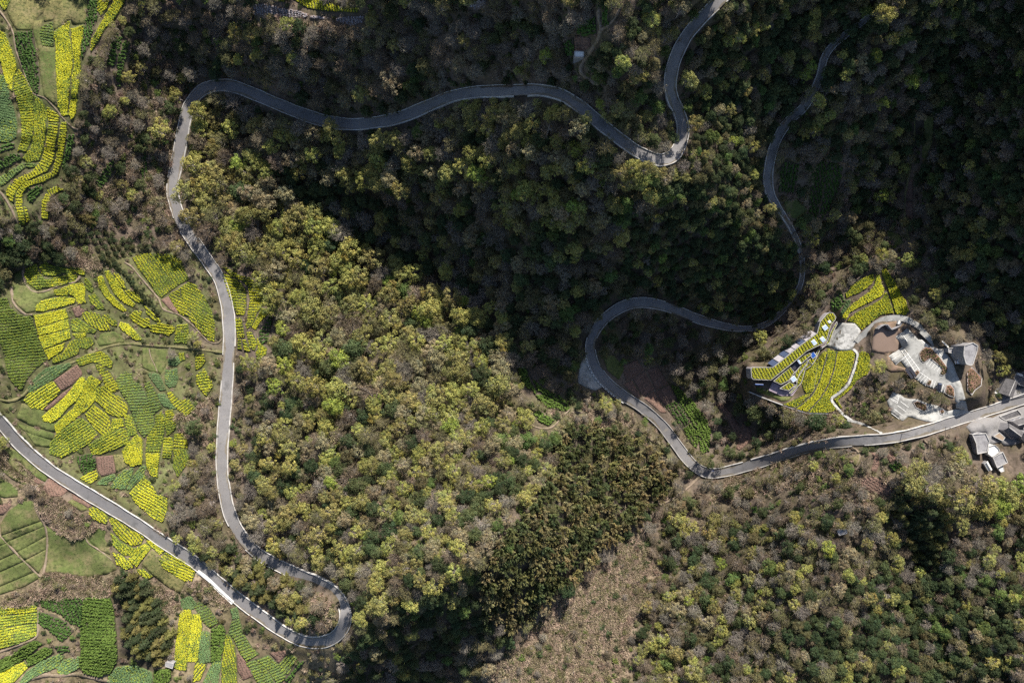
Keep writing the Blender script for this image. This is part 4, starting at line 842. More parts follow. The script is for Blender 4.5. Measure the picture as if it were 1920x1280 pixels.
for kd, poly, ang, place in FIELDS:
    nm, cat, adj, w, h, pitch, fill, tops, base, bed, samp = KIND[kd]
    mark(poly, 2, 1.5)
    if place not in (UH, GH) and kd not in ('BR', 'V'): poly = grow(poly, 1.5)
    ar = poly_area(poly)
    tone = rng.normal(1, .07)
    bedm = M['soil'] if kd == 'BR' else (M['meadow'] if kd in ('GS', 'O') else M['fieldbed'])
    bedc = np.array(bed) * tone
    o = sheet(nm, poly, bedm, 0.28, col=bedc, step=6 if ar > 1500 else 4.5)
    tag(o, None, cat, nm.replace('_', ' ') + 's ' + place)
    X, Y = crop_points(poly, ang, pitch, fill, samp, edge=.4 if place in (UH, GH) else 1.0)
    if len(X) and kd not in ('GS', 'O', 'BR'):      # thin and missing patches
        th = np.sin(X * .17 + R.random() * 6) * np.sin(Y * .15 + R.random() * 6) + .6 * np.sin(X * .05 - Y * .07 + R.random() * 6); k = rng.random(len(X)) > np.clip(.5 * (th - .75), 0, .6) + .04; X, Y = X[k], Y[k]
    if len(X):
        if kd in ('GS', 'O'):
            k = rng.random(len(X)) < .55; X, Y = X[k], Y[k]
        Z = zg(X, Y) + 0.25; x, y = xy(X, Y, Z)
        # share of each top colour drifts over the plot in patches
        pt = .16 * (np.sin(X * .11 + R.random() * 6) * np.sin(Y * .09 + R.random() * 6) + np.sin((X + Y) * .05 + R.random() * 6)); u = np.clip(rng.random(len(X)) + pt, 0, .999)
        edges = np.cumsum([t[0] for t in tops]); ci = np.searchsorted(edges, u)
        ct = np.array([t[1] for t in tops])[np.clip(ci, 0, len(tops) - 1)] * tone
        V, F, c = clumps(np.column_stack([x, y, Z]), w, h, ct, np.array(base) * tone, .09)
        r = link('crop_rows' if kd not in ('GS', 'O', 'BR') else ('grass_tufts' if kd != 'BR' else 'furrows'), mesh_np('crop_rows', V, F, M['crop'] if kd != 'BR' else M['crop'], c), o)
        r['kind'] = 'stuff'
    P = np.array(poly); cen = P.mean(0); ext = P.max(0) - P.min(0)
    ev = np.linalg.eigvalsh(np.cov(P.T)); asp = math.sqrt(ev[1] / max(ev[0], 1e-6))
    shp = ('long narrow' if asp > 3 else 'long' if asp > 2.1 else 'compact') if ar > 900 else ('small narrow' if asp > 2.4 else 'small')
    if ar > 6000: shp = 'very large'
    elif ar > 2800 and asp < 2.1: shp = 'large'
    plots.append((o, shp, adj, place, cen))

ORD = 'first second third fourth fifth sixth seventh eighth ninth tenth eleventh twelfth thirteenth fourteenth fifteenth sixteenth seventeenth eighteenth nineteenth twentieth'.split()
NUM = 'zero one two three four five six seven eight nine ten eleven twelve thirteen fourteen fifteen sixteen seventeen eighteen nineteen twenty'.split()
def words(t): return len(t.replace('-', ' ').split())
def rank_labels(items):
    """items: (object, singular phrase, plural phrase, place, (px, py)); gives each label its own wording by order in its set"""
    sets = {}
    for it in items: sets.setdefault((it[1], it[3]), []).append(it)
    for key in list(sets):
        L = sets[key]
        if len(L) > 14:
            del sets[key]; p = np.array([i[4] for i in L], float); mx, my = np.median(p, 0)
            for i in L: sets.setdefault((i[1], i[3] + (', upper' if i[4][1] < my else ', lower') + (' left' if i[4][0] < mx else ' right')), []).append(i)
    for (sg, place), L in sets.items():
        if len(L) == 1: L[0][0]['label'] = f'{sg} {place}'; continue
        pos = np.array([i[4] for i in L], float); ax = int(pos[:, 1].std() < pos[:, 0].std())
        L.sort(key=lambda i: i[4][0] if ax else i[4][1])
        n = len(L); side = 'left' if ax else 'top'; far = 'right' if ax else 'bottom'
        for k, it in enumerate(L):
            if k == 0: w = 'leftmost' if ax else 'uppermost'
            elif k == n - 1: w = 'rightmost' if ax else 'lowest'
            elif k <= (n - 1) / 2 and k < 20: w = f'{ORD[k]} from {side}'
            elif n - 1 - k < 20: w = f'{ORD[n - 1 - k]} from {far}'
            else: w = 'middle one'
            t = f'{w} of {NUM[n] if n <= 20 else "the"} {it[2]} {place}'
            if words(t) > 16: t = f'{w} of {it[2]} {place}'
            if words(t) > 16: t = t.replace(' the ', ' ').replace('very ', '').replace(' plots between', ' between')
            if words(t) > 16: t = t.replace(' clumps', 's').replace(', ', ' ').replace('between two ', 'by ').replace('middle one of', 'middle')
            it[0]['label'] = t
rank_labels(guard)
rank_labels([(o, f'{shp} {adj} plot', f'{shp} {adj} plots', place, cen) for o, shp, adj, place, cen in plots])

# ------------------------------------------------------------------ tracks, ditches, field banks
def track(name, pts, hw, material, label, cat, lift=0.22, kind='structure', occv=1):
    c = catmull(pts, 4.0); z = zg(c[:, 0], c[:, 1]); z = np.convolve(np.pad(z, 4, mode='edge'), np.ones(9) / 9, 'valid')
    z = np.maximum(z, zg(c[:, 0], c[:, 1]))
    P = np.array([[*xy(a[0], a[1], zz), zz] for a, zz in zip(c, z)])
    t = np.gradient(P[:, :2], axis=0); t /= np.linalg.norm(t, axis=1)[:, None]; n = np.stack([-t[:, 1], t[:, 0]], 1)
    wv = 1 + .22 * np.sin(np.arange(len(P)) * .7) + .15 * np.sin(np.arange(len(P)) * 1.9 + 1)
    rows = []
    for r in (-1, -.8, 0, .8, 1):
        off = n * (r * hw * K) * wv[:, None]
        rows.append(np.column_stack([P[:, :2] + off, P[:, 2] + (lift if abs(r) < 1 else -.6)]))
    V = np.stack(rows, 1).reshape(-1, 3); i = np.arange(len(P) - 1)[:, None] * 5 + np.arange(4)[None]
    F = np.stack([i, i + 5, i + 6, i + 1], -1).reshape(-1, 4)
    o = link(name, mesh_np(name, V, F, material, smooth=False)); tag(o, label, cat, kind=kind)
    if occv: mark_line(c, hw, occv)
    return o
track('path', cr(cB, [(1258,703),(1180,692),(1000,672),(850,662),(720,652),(620,664),(540,692),(440,742),(300,802),(235,840),(170,892),(130,940),(60,972),(-20,965)]), 3.0, M['grasspath'], 'grassy farm track between the field plots', 'track', .45)
track('path', cr(cB, [(700,195),(740,220),(790,280),(850,350),(890,400),(915,455),(960,475),(1010,492),(1090,555),(1140,610),(1180,642),(1225,648),(1250,620)]), 1.8, M['dirt'], 'pale dirt bank path beside the row of round trees', 'path', .4)
track('path', [(1121,-20),(1124,33),(1127,57),(1120,77),(1107,97),(1093,117),(1090,133),(1100,146),(1124,158)], 3.2, M['dirt'], 'pale dirt path from the top edge', 'path', .5)
track('path', cr(c3, [(610,40),(580,100),(545,140),(500,170)]), 2.0, M['dirt'], 'short dirt side path joining at the top', 'path', .5)
track('path', cr(cA, [(-20,40),(40,120),(75,190),(92,290),(140,420),(180,520),(250,552),(310,610),(345,655),(400,712),(440,730)]), 1.6, M['dirt'], 'narrow dirt path down through the top left terraces', 'path', .4)
track('path', cr(cA, [(-20,1060),(30,1120),(75,1200),(110,1290),(140,1330)]), 2.0, M['dirt'], 'pale dirt path along the left edge terraces', 'path', .4)
track('path', [(1312,893),(1290,914),(1262,934),(1238,946)], 2.6, M['dirt'], 'dirt path leaving the road corner', 'path', .4)
track('path', cr(cC, [(-20,430),(10,465),(120,580),(190,650),(238,692)]), 1.6, M['dirt'], 'dirt path across the striped meadow', 'path', .4)
track('path', cr(cC, [(190,255),(205,320),(250,390),(266,460),(262,560),(240,692),(235,800)]), 1.8, M['dirt'], 'dirt path between the two lower left meadows', 'path', .4)
track('path', cr(cC, [(478,460),(500,495),(545,525),(600,565),(630,590)]), 1.5, M['dirt'], 'narrow pale footpath across the green meadow', 'path', .4)
track('path', cr(c5, [(60,1080),(110,1110),(170,1128),(225,1120),(290,1055),(330,1015)]), 1.8, M['dirt'], 'curved dirt path below the small tea terraces', 'path', .4)
track('path', cr(c5, [(330,1035),(450,1045),(560,1080),(700,1130),(800,1210)]), 1.6, M['dirt'], 'dry dirt path across the bushy bank', 'path', .4)
track('path', cr(cB, [(60,330),(75,420),(130,480),(185,490)]), 2.2, M['dirt'], 'pale dirt bank round the dark grassy plot', 'path', .4)
track('path', cr(cB, [(125,240),(140,310),(190,360),(260,355),(340,320),(420,305),(450,270)]), 2.0, M['dirt'], 'pale dirt bank under the curved plots', 'path', .4)
track('path', cr(cC, [(0,1105),(120,1060),(200,1022),(212,950),(215,850)]), 2.0, M['dirt'], 'pale dirt path round the bottom left rapeseed', 'path', .4)
track('path', cr(cC, [(100,1290),(230,1240),(330,1240),(440,1230),(520,1250),(620,1270)]), 4.0, M['dirt'], 'eroded pale dirt track at the bottom edge', 'path', .4)
track('path', [(1715,205),(1714,260),(1708,310),(1699,360),(1697,410),(1705,450)], 1.8, M['grasspath'], 'grassy path in the shaded right valley', 'path', .4)
track('path', [(1453,383),(1463,396),(1474,412),(1486,420)], 3.0, M['dirt'], 'pale dirt track below the upper right road end', 'path', .4)
track('path', cr(cH, [(880,500),(930,530),(968,580),(970,640),(930,720)]), 1.4, M['dirt'], 'thin curved path below the right road', 'path', .4)
track('path', cr(cH, [(1740,415),(1790,460),(1805,520),(1770,570)]), 1.4, M['dirt'], 'thin curved path beside the village gardens', 'path', .4)
track('path', cr(cB, [(838,680),(850,730),(872,775),(885,810)]), 1.1, M['dirt'], 'thin footpath between two grassy plots', 'path', .4)
sheet('bare_ground', cr(c5, [(370,870),(380,780),(405,720),(425,735),(465,810),(515,890),(470,915),(420,900)]), M['concrete'], .3, kind='structure')['label'] = 'grey gravel patch beside the loop road'
mark(cr(c5, [(370,870),(390,740),(420,720),(460,810),(520,900),(460,915)]), 3)
# concrete drain slab by the lower road
def slab(name, pts, hw, th, material, label, cat, kind=None, lift=.3):
    c = catmull(pts, 4.0); z0 = zg(c[:, 0], c[:, 1]); mb = MB(); z = np.maximum(np.convolve(np.pad(z0, 2, mode='edge'), np.ones(5) / 5, 'valid'), z0)
    P = [Vector((*xy(a[0], a[1], zz), zz)) for a, zz in zip(c, z)]
    for a, b in zip(P[:-1], P[1:]): mb.bar(a + Vector((0, 0, lift - th)), b + (b - a) * .02 + Vector((0, 0, lift - th)), hw * 2 * K, th)
    o = mb.build(name, material); tag(o, label, cat, kind=kind); mark_line(c, hw + 1, 3); return o
slab('concrete_ledge', [(371,1070),(388,1083),(408,1102),(426,1119),(437,1129)], 4.2, .8, M['white'], 'white concrete ledge along the lower road edge', 'ledge', lift=.5)
slab('footpath', cr(cR3, [(1215,490),(1262,548),(1232,690),(1160,872),(1062,965),(978,1032),(1020,1105),(1100,1195),(1200,1270)]) + cr(cJ, [(500,120),(560,172),(640,190),(720,212),(810,250),(900,292),(975,332)])[1:], 2.5, .35, M['plaza'], 'pale concrete footpath through the yellow field to the road', 'footpath', kind='structure', lift=.75)
slab('stone_wall', cr(cR8, [(275,380),(340,320),(430,250),(480,205)]), 1.0, 1.6, M['tan'], 'beige wall above the forecourt field', 'wall', lift=1.3)
slab('stone_wall', cr(cR8, [(680,125),(740,75),(785,40)]), .8, 1.6, M['tan'], 'short beige wall end at the top of the forecourt field', 'wall', lift=1.3)
# ------------------------------------------------------------------ forecourt, car parks, pond
def zmean(poly): return float(np.mean(zg(np.array(poly)[:, 0], np.array(poly)[:, 1])))
def wpoly(poly, z): return [tuple(xy(p[0], p[1], z)) for p in poly]
PL = cr(cR3, [(1050,200),(1160,208),(1235,208),(1270,240),(1305,290),(1260,390),(1210,495),(1150,512),(1110,505),(1040,502),(1000,480),(925,468),(955,390),(1005,280)])
sheet('plaza', PL, M['plaza'], .45, kind='structure')['label'] = 'mottled pale paved forecourt beside the hall'
mark(PL, 3, 2)
LOT = cr(cR1, [(380,265),(525,165),(575,210),(650,295),(690,300),(735,345),(850,430),(920,520),(880,395),(940,400),(990,465),(1070,580),(1095,680),(1170,830),(1200,960),(1250,1160),(1110,1120),(1092,900),(1040,840),(990,880),(955,935),(870,902),(790,865),(740,852),(612,762),(670,700),(570,702),(500,622),(440,545),(378,602),(298,495),(462,390),(440,340)])
LOT = cr(cR1, [(380,265),(525,165),(575,210),(650,295),(690,300),(760,350),(890,410),(950,410),(1000,470),(1075,585),(1100,680),(1170,830),(1205,960),(1250,1160),(1108,1120),(1092,900),(1040,840),(990,880),(955,935),(870,902),(790,865),(740,852),(612,762),(670,700),(570,702),(500,622),(440,545),(378,602),(298,495),(462,390),(440,340)])
zl = zmean(LOT)
lot = sheet('car_park', LOT, M['concrete'], .35, kind='structure'); lot['label'] = 'pale concrete upper car park with painted bays'
mark(LOT, 3, 2)
LOT2 = [(1664,752),(1675,734),(1689,740),(1695,745),(1706,748),(1720,748),(1739,756),(1757,760),(1770,767),(1776,771),(1793,767),(1814,769),(1821,776),(1802,787),(1769,795),(1734,789),(1703,781),(1693,789),(1672,775)]
lot2 = sheet('car_park', LOT2, M['concrete'], .35, kind='structure'); lot2['label'] = 'stained concrete lower car park beside the road'
mark(LOT2, 3, 2)
def line(parent, a, b, crop, w=.11):
    (x1, y1), (x2, y2) = cr(crop, [a, b]); p = at(x1, y1, .385); q = at(x2, y2, .385); d = (q - p); n = Vector((-d.y, d.x, 0)).normalized() * w
    k = max(1, int(d.length / 2)); V = []; F = []
    for i in range(k + 1):
        f = i / k; px, py = x1 + (x2 - x1) * f, y1 + (y2 - y1) * f; c = at(px, py, .40); V += [c + n, c - n]
    for i in range(k): F.append((2 * i, 2 * i + 1, 2 * i + 3, 2 * i + 2))
    me = bpy.data.meshes.new('bay_line'); me.from_pydata(V, [], F); me.materials.append(M['paint'])
    if me.polygons[0].normal.z < 0: me.flip_normals()
    o = link('bay_line', me, parent)
def bays(parent, a, b, depth, n, crop, closed=True):
    """n bays along a-b, depth vector"""
    a = np.array(a, float); b = np.array(b, float); d = np.array(depth, float)
    for i in range(n + 1):
        p = a + (b - a) * i / n; line(parent, p, p + d, crop)
    if closed: line(parent, a + d, b + d, crop); 
bays(lot, (470,395), (640,660), (-30,20), 1, cR1)
line(lot, (470,395), (672,668), cR1); line(lot, (300,498), (462,392), cR1); line(lot, (335,545), (490,440), cR1); line(lot, (378,600), (520,480), cR1)
bays(lot, (455,540), (575,700), (85,-75), 5, cR1, False)
bays(lot, (385,265), (440,335), (135,-95), 2, cR1, False); line(lot, (455,215), (520,320), cR1); line(lot, (400,285), (540,190), cR1)
bays(lot, (715,580), (905,700), (55,-75), 6, cR1, True)
bays(lot, (615,765), (735,848), (60,-75), 4, cR1, True)
bays(lot, (800,865), (960,935), (25,-85), 5, cR1, False)
line(lot, (690,300), (1010,640), cR1, .2); line(lot, (860,400), (930,500), cR1)
bays(lot2, (350,940), (330,1020), (70,40), 2, cR1, True); bays(lot2, (440,1040), (330,1180), (95,70), 3, cR1, False); line(lot2, (310,1000),(400,1040), cR1)
def island(poly, label, planted=True):
    o = sheet('planting_bed', poly, M['soil'], .62, col=(1.1, .9, .75), step=4, skirt=.6); tag(o, label, 'planting bed')
    mb = MB(); P = [at(p[0], p[1], .34) for p in poly]
    for a, b in zip(P, P[1:] + P[:1]): mb.bar(a, b, .22, .4)
    mb.build('edging', M['kerb'], o)
    X, Y = crop_points(poly, 20, 3, .7, 2.2, edge=1.5)
    if len(X):
        Z = zg(X, Y) + .6; x, y = xy(X, Y, Z); ct = np.where(rng.random((len(X), 1)) < .6, np.array([(.14, .095, .06)]), np.array([(.09, .10, .035)]))
        V, F, c = clumps(np.column_stack([x, y, Z]), .8, .35, ct, np.array((.08, .06, .04))); r = link('ground_cover', mesh_np('ground_cover', V, F, M['crop'], c), o); r['kind'] = 'stuff'
    return o
island(cr(cR1, [(660,470),(690,425),(740,383),(800,392),(900,500),(1003,640),(990,700),(945,730),(912,720),(935,640),(880,592),(790,522),(712,575),(675,535)]), 'large brown planting bed in the middle of the upper car park')
island(cr(cR1, [(782,780),(808,788),(806,820),(785,850),(755,848),(748,830)]), 'small brown planting bed between the two lower bay rows')
island(cr(cR1, [(988,845),(1035,840),(1075,885),(1085,960),(1080,985),(1030,975),(972,940)]), 'brown planting bed with a tan centre beside the exit drive')
island(cr(cR1, [(590,1050),(640,1035),(740,1075),(755,1130),(720,1160),(620,1110)]), 'long planting bed in the lower car park')
island(cr(cR1, [(600,700),(640,660),(668,690),(612,760),(580,720)]), 'brown triangular planting bed at the bay row end')
island(cr(cR1, [(905,1150),(935,1130),(965,1155),(945,1190),(915,1185)]), 'round brown planting bed at the lower car park right end')
M['bank'] = mat('bank', (0.17, 0.12, 0.09), .95, [(0.3, 5, (0.10, 0.09, 0.05), .45, .68), (1.4, 5, (0.22, 0.165, 0.13), .5, .75)], .5, 2, .05)
bank = sheet('bare_ground', cr(cR1, [(-20,230),(70,185),(180,110),(380,70),(480,110),(590,180),(690,280),(640,300),(520,160),(380,262),(455,385),(290,490),(380,605),(500,640),(560,720),(480,680),(330,690),(235,640),(280,560),(280,480),(100,440),(90,330),(110,230)]), M['bank'], .2, kind='structure'); bank['label'] = 'reddish bare soil bank round the brown pond'
mark(cr(cR1, [(0,230),(180,110),(480,110),(690,280),(520,620),(380,690),(235,640),(90,440)]), 3)
POND = cr(cR1, [(118,215),(160,150),(205,128),(245,130),(280,165),(300,190),(350,170),(400,150),(440,175),(470,200),(385,262),(455,380),(410,440),(300,462),(170,455),(95,435),(105,320)])
zp = zmean(POND) + .28
o = sheet('pond', POND, M['water'], z=zp, kind='structure', skirt=.5); o['label'] = 'muddy brown pond beside the car park'
mb = MB(); P = [at(*p, z=zp - .3) for p in cr(cR1, [(135,170),(170,140),(215,118),(250,122),(300,178),(345,160),(395,135),(420,95)])]
for a, b in zip(P[:-1], P[1:]): mb.bar(a, b, .5, 3.2)
tag(mb.build('retaining_wall', M['wallgrey']), 'dark zigzag retaining wall along the pond top edge', 'wall')
mb = MB(); P = [at(*p, .2) for p in cr(cR1, [(385,110),(400,70),(425,80),(415,120)])]; mb.prism([(p.x, p.y) for p in P], P[0].z, P[0].z + 1.6)
tag(mb.build('sluice_block', M['white']), 'small white concrete sluice block at the pond corner', 'sluice')

# ------------------------------------------------------------------ green-roofed hall
zb = float(zg(1500, 665)) + .2
hall = empty('hall', at(1490, 670, z=zb)); tag(hall, 'long angular hall with rapeseed growing on its stepped roofs', 'building')
def childify(o, par):
    o.parent = par; o.matrix_parent_inverse = Matrix.Translation(-par.location); return o
def ring_bars(poly, z, w, h, closed=True, inset=0.0):
    mb = MB(); P = [Vector((x, y, z)) for x, y in poly]
    for a, b in zip(P, P[1:] + (P[:1] if closed else [])): mb.bar(a, b + (b - a).normalized() * w * .5, w, h)
    return mb
def roof_tier(outline, h, pitch_ang, label, wallm, crops=True, base=None):
    z = zb + h; poly = wpoly(outline, z); mb = MB(); mb.prism(poly, zb - 3, z)
    wl = childify(mb.build('wall', wallm), hall)
    rf = MB(); rf.prism([tuple(p) for p in poly], z + .004, z + .12); r = childify(rf.build('roof', M['fieldgreen']), hall)
    if label: r['label'] = label
    ring_bars(poly, z - .05, .22, .45).build('parapet', M['kerb'], r)
    if crops:
        X, Y = crop_points(outline, pitch_ang, 5.6, .62, 1.15, warp=.25, edge=1.3)
        Z = np.full(len(X), z + .12); x, y = xy(X, Y, Z)
        ct = np.where(rng.random((len(X), 1)) < .72, YEL[None] * .95, YGR[None]); V, F, c = clumps(np.column_stack([x, y, Z]), .46, .6, ct, np.array((.12, .15, .04)))
        q = link('crop_rows', mesh_np('crop_rows', V, F, M['crop'], c), r); q['kind'] = 'stuff'
    return wl, r, z
M['fieldgreen'] = mat('fieldgreen', (.10, .11, .04), .95, [(.8, 4, (.16, .15, .06), .45, .7)], .4, 3)
R1 = cr(cR3, [(103,705),(115,690),(300,690),(345,688),(470,590),(640,450),(825,318),(860,190),(930,110),(960,90),(1000,98),(1030,140),(1020,175),(980,220),(955,290),(945,340),(925,400),(890,430),(820,460),(710,515),(560,640),(420,750),(322,828),(130,820),(110,800)])
mark(cr(cR3, [(60,680),(330,640),(800,300),(900,80),(1010,70),(1060,180),(960,460),(820,640),(700,740),(660,960),(450,1100),(80,960)]), 3, 1.5)
wl1, rf1, z1 = roof_tier(R1, 5.4, 62, 'long bent upper roof planted with rapeseed rows', M['facade'])
T2 = cr(cR3, [(350,838),(532,684),(578,742),(520,830),(430,876)]); roof_tier(T2, 3.8, 62, 'middle roof panel planted with striped rows', M['wallmauve'])
T2b = cr(cR3, [(612,600),(742,530),(765,552),(655,645),(630,650)]); roof_tier(T2b, 3.8, 62, 'small upper roof panel beside the dark opening', M['wallmauve'])
T3 = cr(cR3, [(418,920),(535,842),(545,860),(592,880),(515,942)]); roof_tier(T3, 2.8, 62, 'lower roof panel planted with rapeseed', M['wallmauve'])
T3b = cr(cR3, [(585,745),(660,655),(725,605),(715,650),(640,740),(600,850),(575,830)]); roof_tier(T3b, 2.6, 62, None, M['wallmauve'])
T4 = cr(cR3, [(520,968),(600,890),(612,800),(690,690),(728,650),(790,640),(760,672),(695,715),(652,860),(540,975)]); roof_tier(T4, 1.6, 40, None, M['wallmauve'])
T5 = cr(cR3, [(730,610),(800,560),(835,500),(905,455),(940,400),(975,300),(1010,240),(1040,190),(1045,215),(1000,300),(960,420),(855,500),(800,620),(770,655),(735,640)]); roof_tier(T5, 2.2, 62, None, M['wallmauve'])
# dark block between the tiers, its colour standing for shade in an opening
mb = MB(); cp = wpoly(cr(cR3, [(540,682),(600,618),(650,648),(582,722)]), zb + 2.6); mb.prism(cp, zb, zb + 2.6); childify(mb.build('court_shade', M['darkmetal']), hall)['label'] = 'dark block coloured as the shade in a roof opening'
mb = MB(); cp = wpoly(cr(cR3, [(430,890),(530,940),(600,890),(640,830),(655,860),(560,1000),(440,1000),(300,940),(340,850)]), zb + .9); mb.prism(cp, zb - 2, zb + .9); childify(mb.build('terrace', M['wallmauve']), hall)
def skylight(cx, cy, w, d, rz, z, m, parent):
    x, y = xy(cx, cy, z); mb = MB(); mb.box((0, 0, .2), (w + .4, d + .4, .9))
    f = mb.build('skylight', M['white']); f.location = (x, y, z + .3); f.rotation_euler.z = rz; childify(f, parent) if parent is hall else None
    g = MB(); g.box((0, 0, .68), (w, d, .08)); gg = g.build('pane', m, f)
    return f
for (x, y, w, d, zz, m) in ((908, 257, 2.4, 2.4, 5.4, 'skyglass'), (955, 193, 1.2, 1.2, 5.4, 'skyglass'), (882, 385, 2.0, 2.6, 5.4, 'skyglass'), (787, 418, 2.0, 2.8, 5.4, 'skyglass'), (563, 817, 2.6, 2.6, 2.8, 'skyglass'), (776, 557, 2.6, 2.8, 2.3, 'blueglass')):
    px, py = cr(cR3, [(x, y)])[0]; skylight(px, py, w, d, .65, zb + zz, M[m], hall)
px, py = cr(cR3, [(625, 628)])[0]; skylight(px, py, .8, 2.6, .65, zb + 3.6, M['skyglass'], hall)
# sloping glazed side along the upper left: steel frame with panes between
pa = [Vector((*xy(*p, z1), z1)) for p in cr(cR3, [(345,686),(470,588),(640,448),(822,318)])]
for a, b in zip(pa[:-1], pa[1:]):
    n = int((b - a).length / 3.1); d = (b - a) / n; out = Vector((-d.y, d.x, 0)).normalized()
    if out.x > 0: out = -out
    for i in range(n):
        p, q = a + d * (i + .06), a + d * (i + .94); lo = out * 2.6 + Vector((0, 0, -5.0)); st = out * .25 + Vector((0, 0, -.2))
        mb = MB(); vs = [p + st, q + st, q + lo, p + lo]; vs2 = [v - out * .15 for v in vs]
        mb.add(vs + vs2, [(0, 1, 2, 3), (7, 6, 5, 4), (0, 4, 5, 1), (1, 5, 6, 2), (2, 6, 7, 3), (3, 7, 4, 0)])
        childify(mb.build('pane', M['facade'] if i % 4 else M['glass']), hall)
# lower left end: window band and base steps
for (x0, y0, x1, y1) in ((152, 852, 240, 856),):
    z = zb + 4.0; a = Vector((*xy(*cr(cR3, [(x0, y0)])[0], z), z)); b = Vector((*xy(*cr(cR3, [(x1, y1)])[0], z), z)); mb = MB()
    mb.bar(a + Vector((0, -1.2, -2.4)), b + Vector((0, -1.2, -2.4)), .4, 2.6); w = childify(mb.build('window', M['blueglass']), hall)
    mb = MB(); mb.bar(a + Vector((0, -1.15, -.1)) , b + Vector((0, -1.15, -.1)), .5, .15); s = mb.build('sill', M['white'], w)
mb = MB(); P = [at(*p, 1.0) for p in cr(cR3, [(80,955),(200,1005),(330,1055),(445,1097)])]
for a, b in zip(P[:-1], P[1:]): mb.bar(a - Vector((0, 0, 3)), b - Vector((0, 0, 3)), .6, 4.0)
tag(mb.build('retaining_wall', M['kerb']), 'long thin retaining wall below the hall left end', 'wall')
for lab, pts in (('retaining wall edge of the first terrace line in the yellow garden', [(836,585),(790,900),(775,958),(620,1078)]), ('retaining wall edge of the middle terrace line in the yellow garden', [(905,510),(935,540),(915,610),(850,830),(760,1002),(590,1142)]), ('retaining wall edge of the right terrace line in the yellow garden', [(1038,515),(1005,720),(945,880),(865,1018),(718,1180)])):
    mb = MB(); P = [at(*p, .2) for p in catmull(cr(cR3, pts), 4)]
    for a, b in zip(P[:-1], P[1:]): mb.bar(a, b + (b - a) * .05, .2, .8)
    tag(mb.build('terrace_wall', M['tile']), 'thin grey ' + lab.replace('retaining wall edge of', 'terrace wall on'), 'wall')
mb = MB(); P = [at(*p, 0.1) for p in cr(cR3, [(450,1102),(520,1125),(595,1150),(720,1190),(960,1195),(1040,1180)])]
for a, b in zip(P[:-1], P[1:]): mb.bar(a - Vector((0, 0, 2.5)), b - Vector((0, 0, 2.5)), .7, 3.0)
tag(mb.build('retaining_wall', M['wallgrey']), 'dark retaining wall under the yellow garden bottom edge', 'wall')

# ------------------------------------------------------------------ village houses
def house(label, outline, h, kind='flat', roofm='roofgrey', wallm='wallgrey', windows=2, crop=cR2, par_h=.5):
    """outline = roof edge in the photo at roof height h above its ground"""
    pts = cr(crop, outline); c = np.mean(pts, 0); g = float(zg(c[0], c[1])); z = g + h
    poly = wpoly(pts, z); n = len(poly); mark(pts, 3, 3)
    cx = float(np.mean([p[0] for p in poly])); cy = float(np.mean([p[1] for p in poly]))
    e = empty('house', (cx, cy, g)); tag(e, label, 'house')
    loc = [(x - cx, y - cy) for x, y in poly]; s = .96 if kind == 'gable' else 1.0
    mb = MB(); mb.prism([(x * s, y * s) for x, y in loc], -4, h - .06); mb.build('wall', M[wallm], e)
    if kind == 'flat':
        mb = MB(); mb.prism(loc, h - .05, h + .1); r = mb.build('roof', M[roofm], e)
        mb = ring_bars(loc, h + .02, .35, par_h); mb.build('parapet', M['kerb'], r)
    else:
        # gable over a four-cornered outline, ridge along the longer pair
        q = [Vector((x, y, h)) for x, y in loc]
        if (q[1] - q[0]).length + (q[3] - q[2]).length < (q[2] - q[1]).length + (q[0] - q[3]).length: q = q[1:] + q[:1]
        m1 = (q[1] + q[2]) / 2; m2 = (q[3] + q[0]) / 2; rh = .30 * (q[2] - q[1]).length
        m1 = m1 + Vector((0, 0, rh)); m2 = m2 + Vector((0, 0, rh)); mb = MB()
        th = Vector((0, 0, -.18)); r = None
        for (a, b, c_, d) in ((q[0], q[1], m1, m2), (q[2], q[3], m2, m1)):
            # stepped tile courses
            N = 7; prev = None
            for k in range(N):
                f0, f1 = k / N, (k + 1) / N; lift = Vector((0, 0, .07))
                p0 = a + (d - a) * f0 + lift; p1 = b + (c_ - b) * f0 + lift; p2 = b + (c_ - b) * f1; p3 = a + (d - a) * f1
                mb.add([p0, p1, p2, p3, p0 + th, p1 + th, p2 + th, p3 + th], [(0, 1, 2, 3), (7, 6, 5, 4), (0, 4, 5, 1), (1, 5, 6, 2), (2, 6, 7, 3), (3, 7, 4, 0)])
        r = mb.build('roof', M[roofm], e)
        mb = MB(); mb.bar(m1 + Vector((0, 0, -.02)), m2 + Vector((0, 0, -.02)), .4, .22); mb.build('ridge', M['kerb'], r)
        mb = MB(); mb.add([q[1] * .96, q[2] * .96, m1 * .96 - Vector((0, 0, .25)), q[3] * .96, q[0] * .96, m2 * .96 - Vector((0, 0, .25))], [(0, 1, 2), (3, 4, 5)]); mb.build('gable', M[wallm], e)
    # windows on the walls
    for i in range(n):
        a = Vector((*loc[i], 0)) * s; b = Vector((*loc[(i + 1) % n], 0)) * s; L = (b - a).length
        if L < 5: continue
        k = min(windows, int(L / 3)); d = (b - a).normalized(); o_ = Vector((d.y, -d.x, 0))
        if o_.dot((a + b) / 2) < 0: o_ = -o_
        for j in range(k):
            for st in range(max(1, int(h / 3.2))):
                c_ = a + (b - a) * (j + .5) / k + o_ * .02 + Vector((0, 0, 1.7 + 3.1 * st))
                mb = MB(); mb.box(c_, (1.3, .12, 1.3), math.atan2(d.y, d.x)); f = mb.build('window', M['white'], e)
                mb = MB(); mb.box(c_ + o_ * .05, (1.1, .1, 1.1), math.atan2(d.y, d.x)); mb.build('pane', M['glass'], f)
    return e
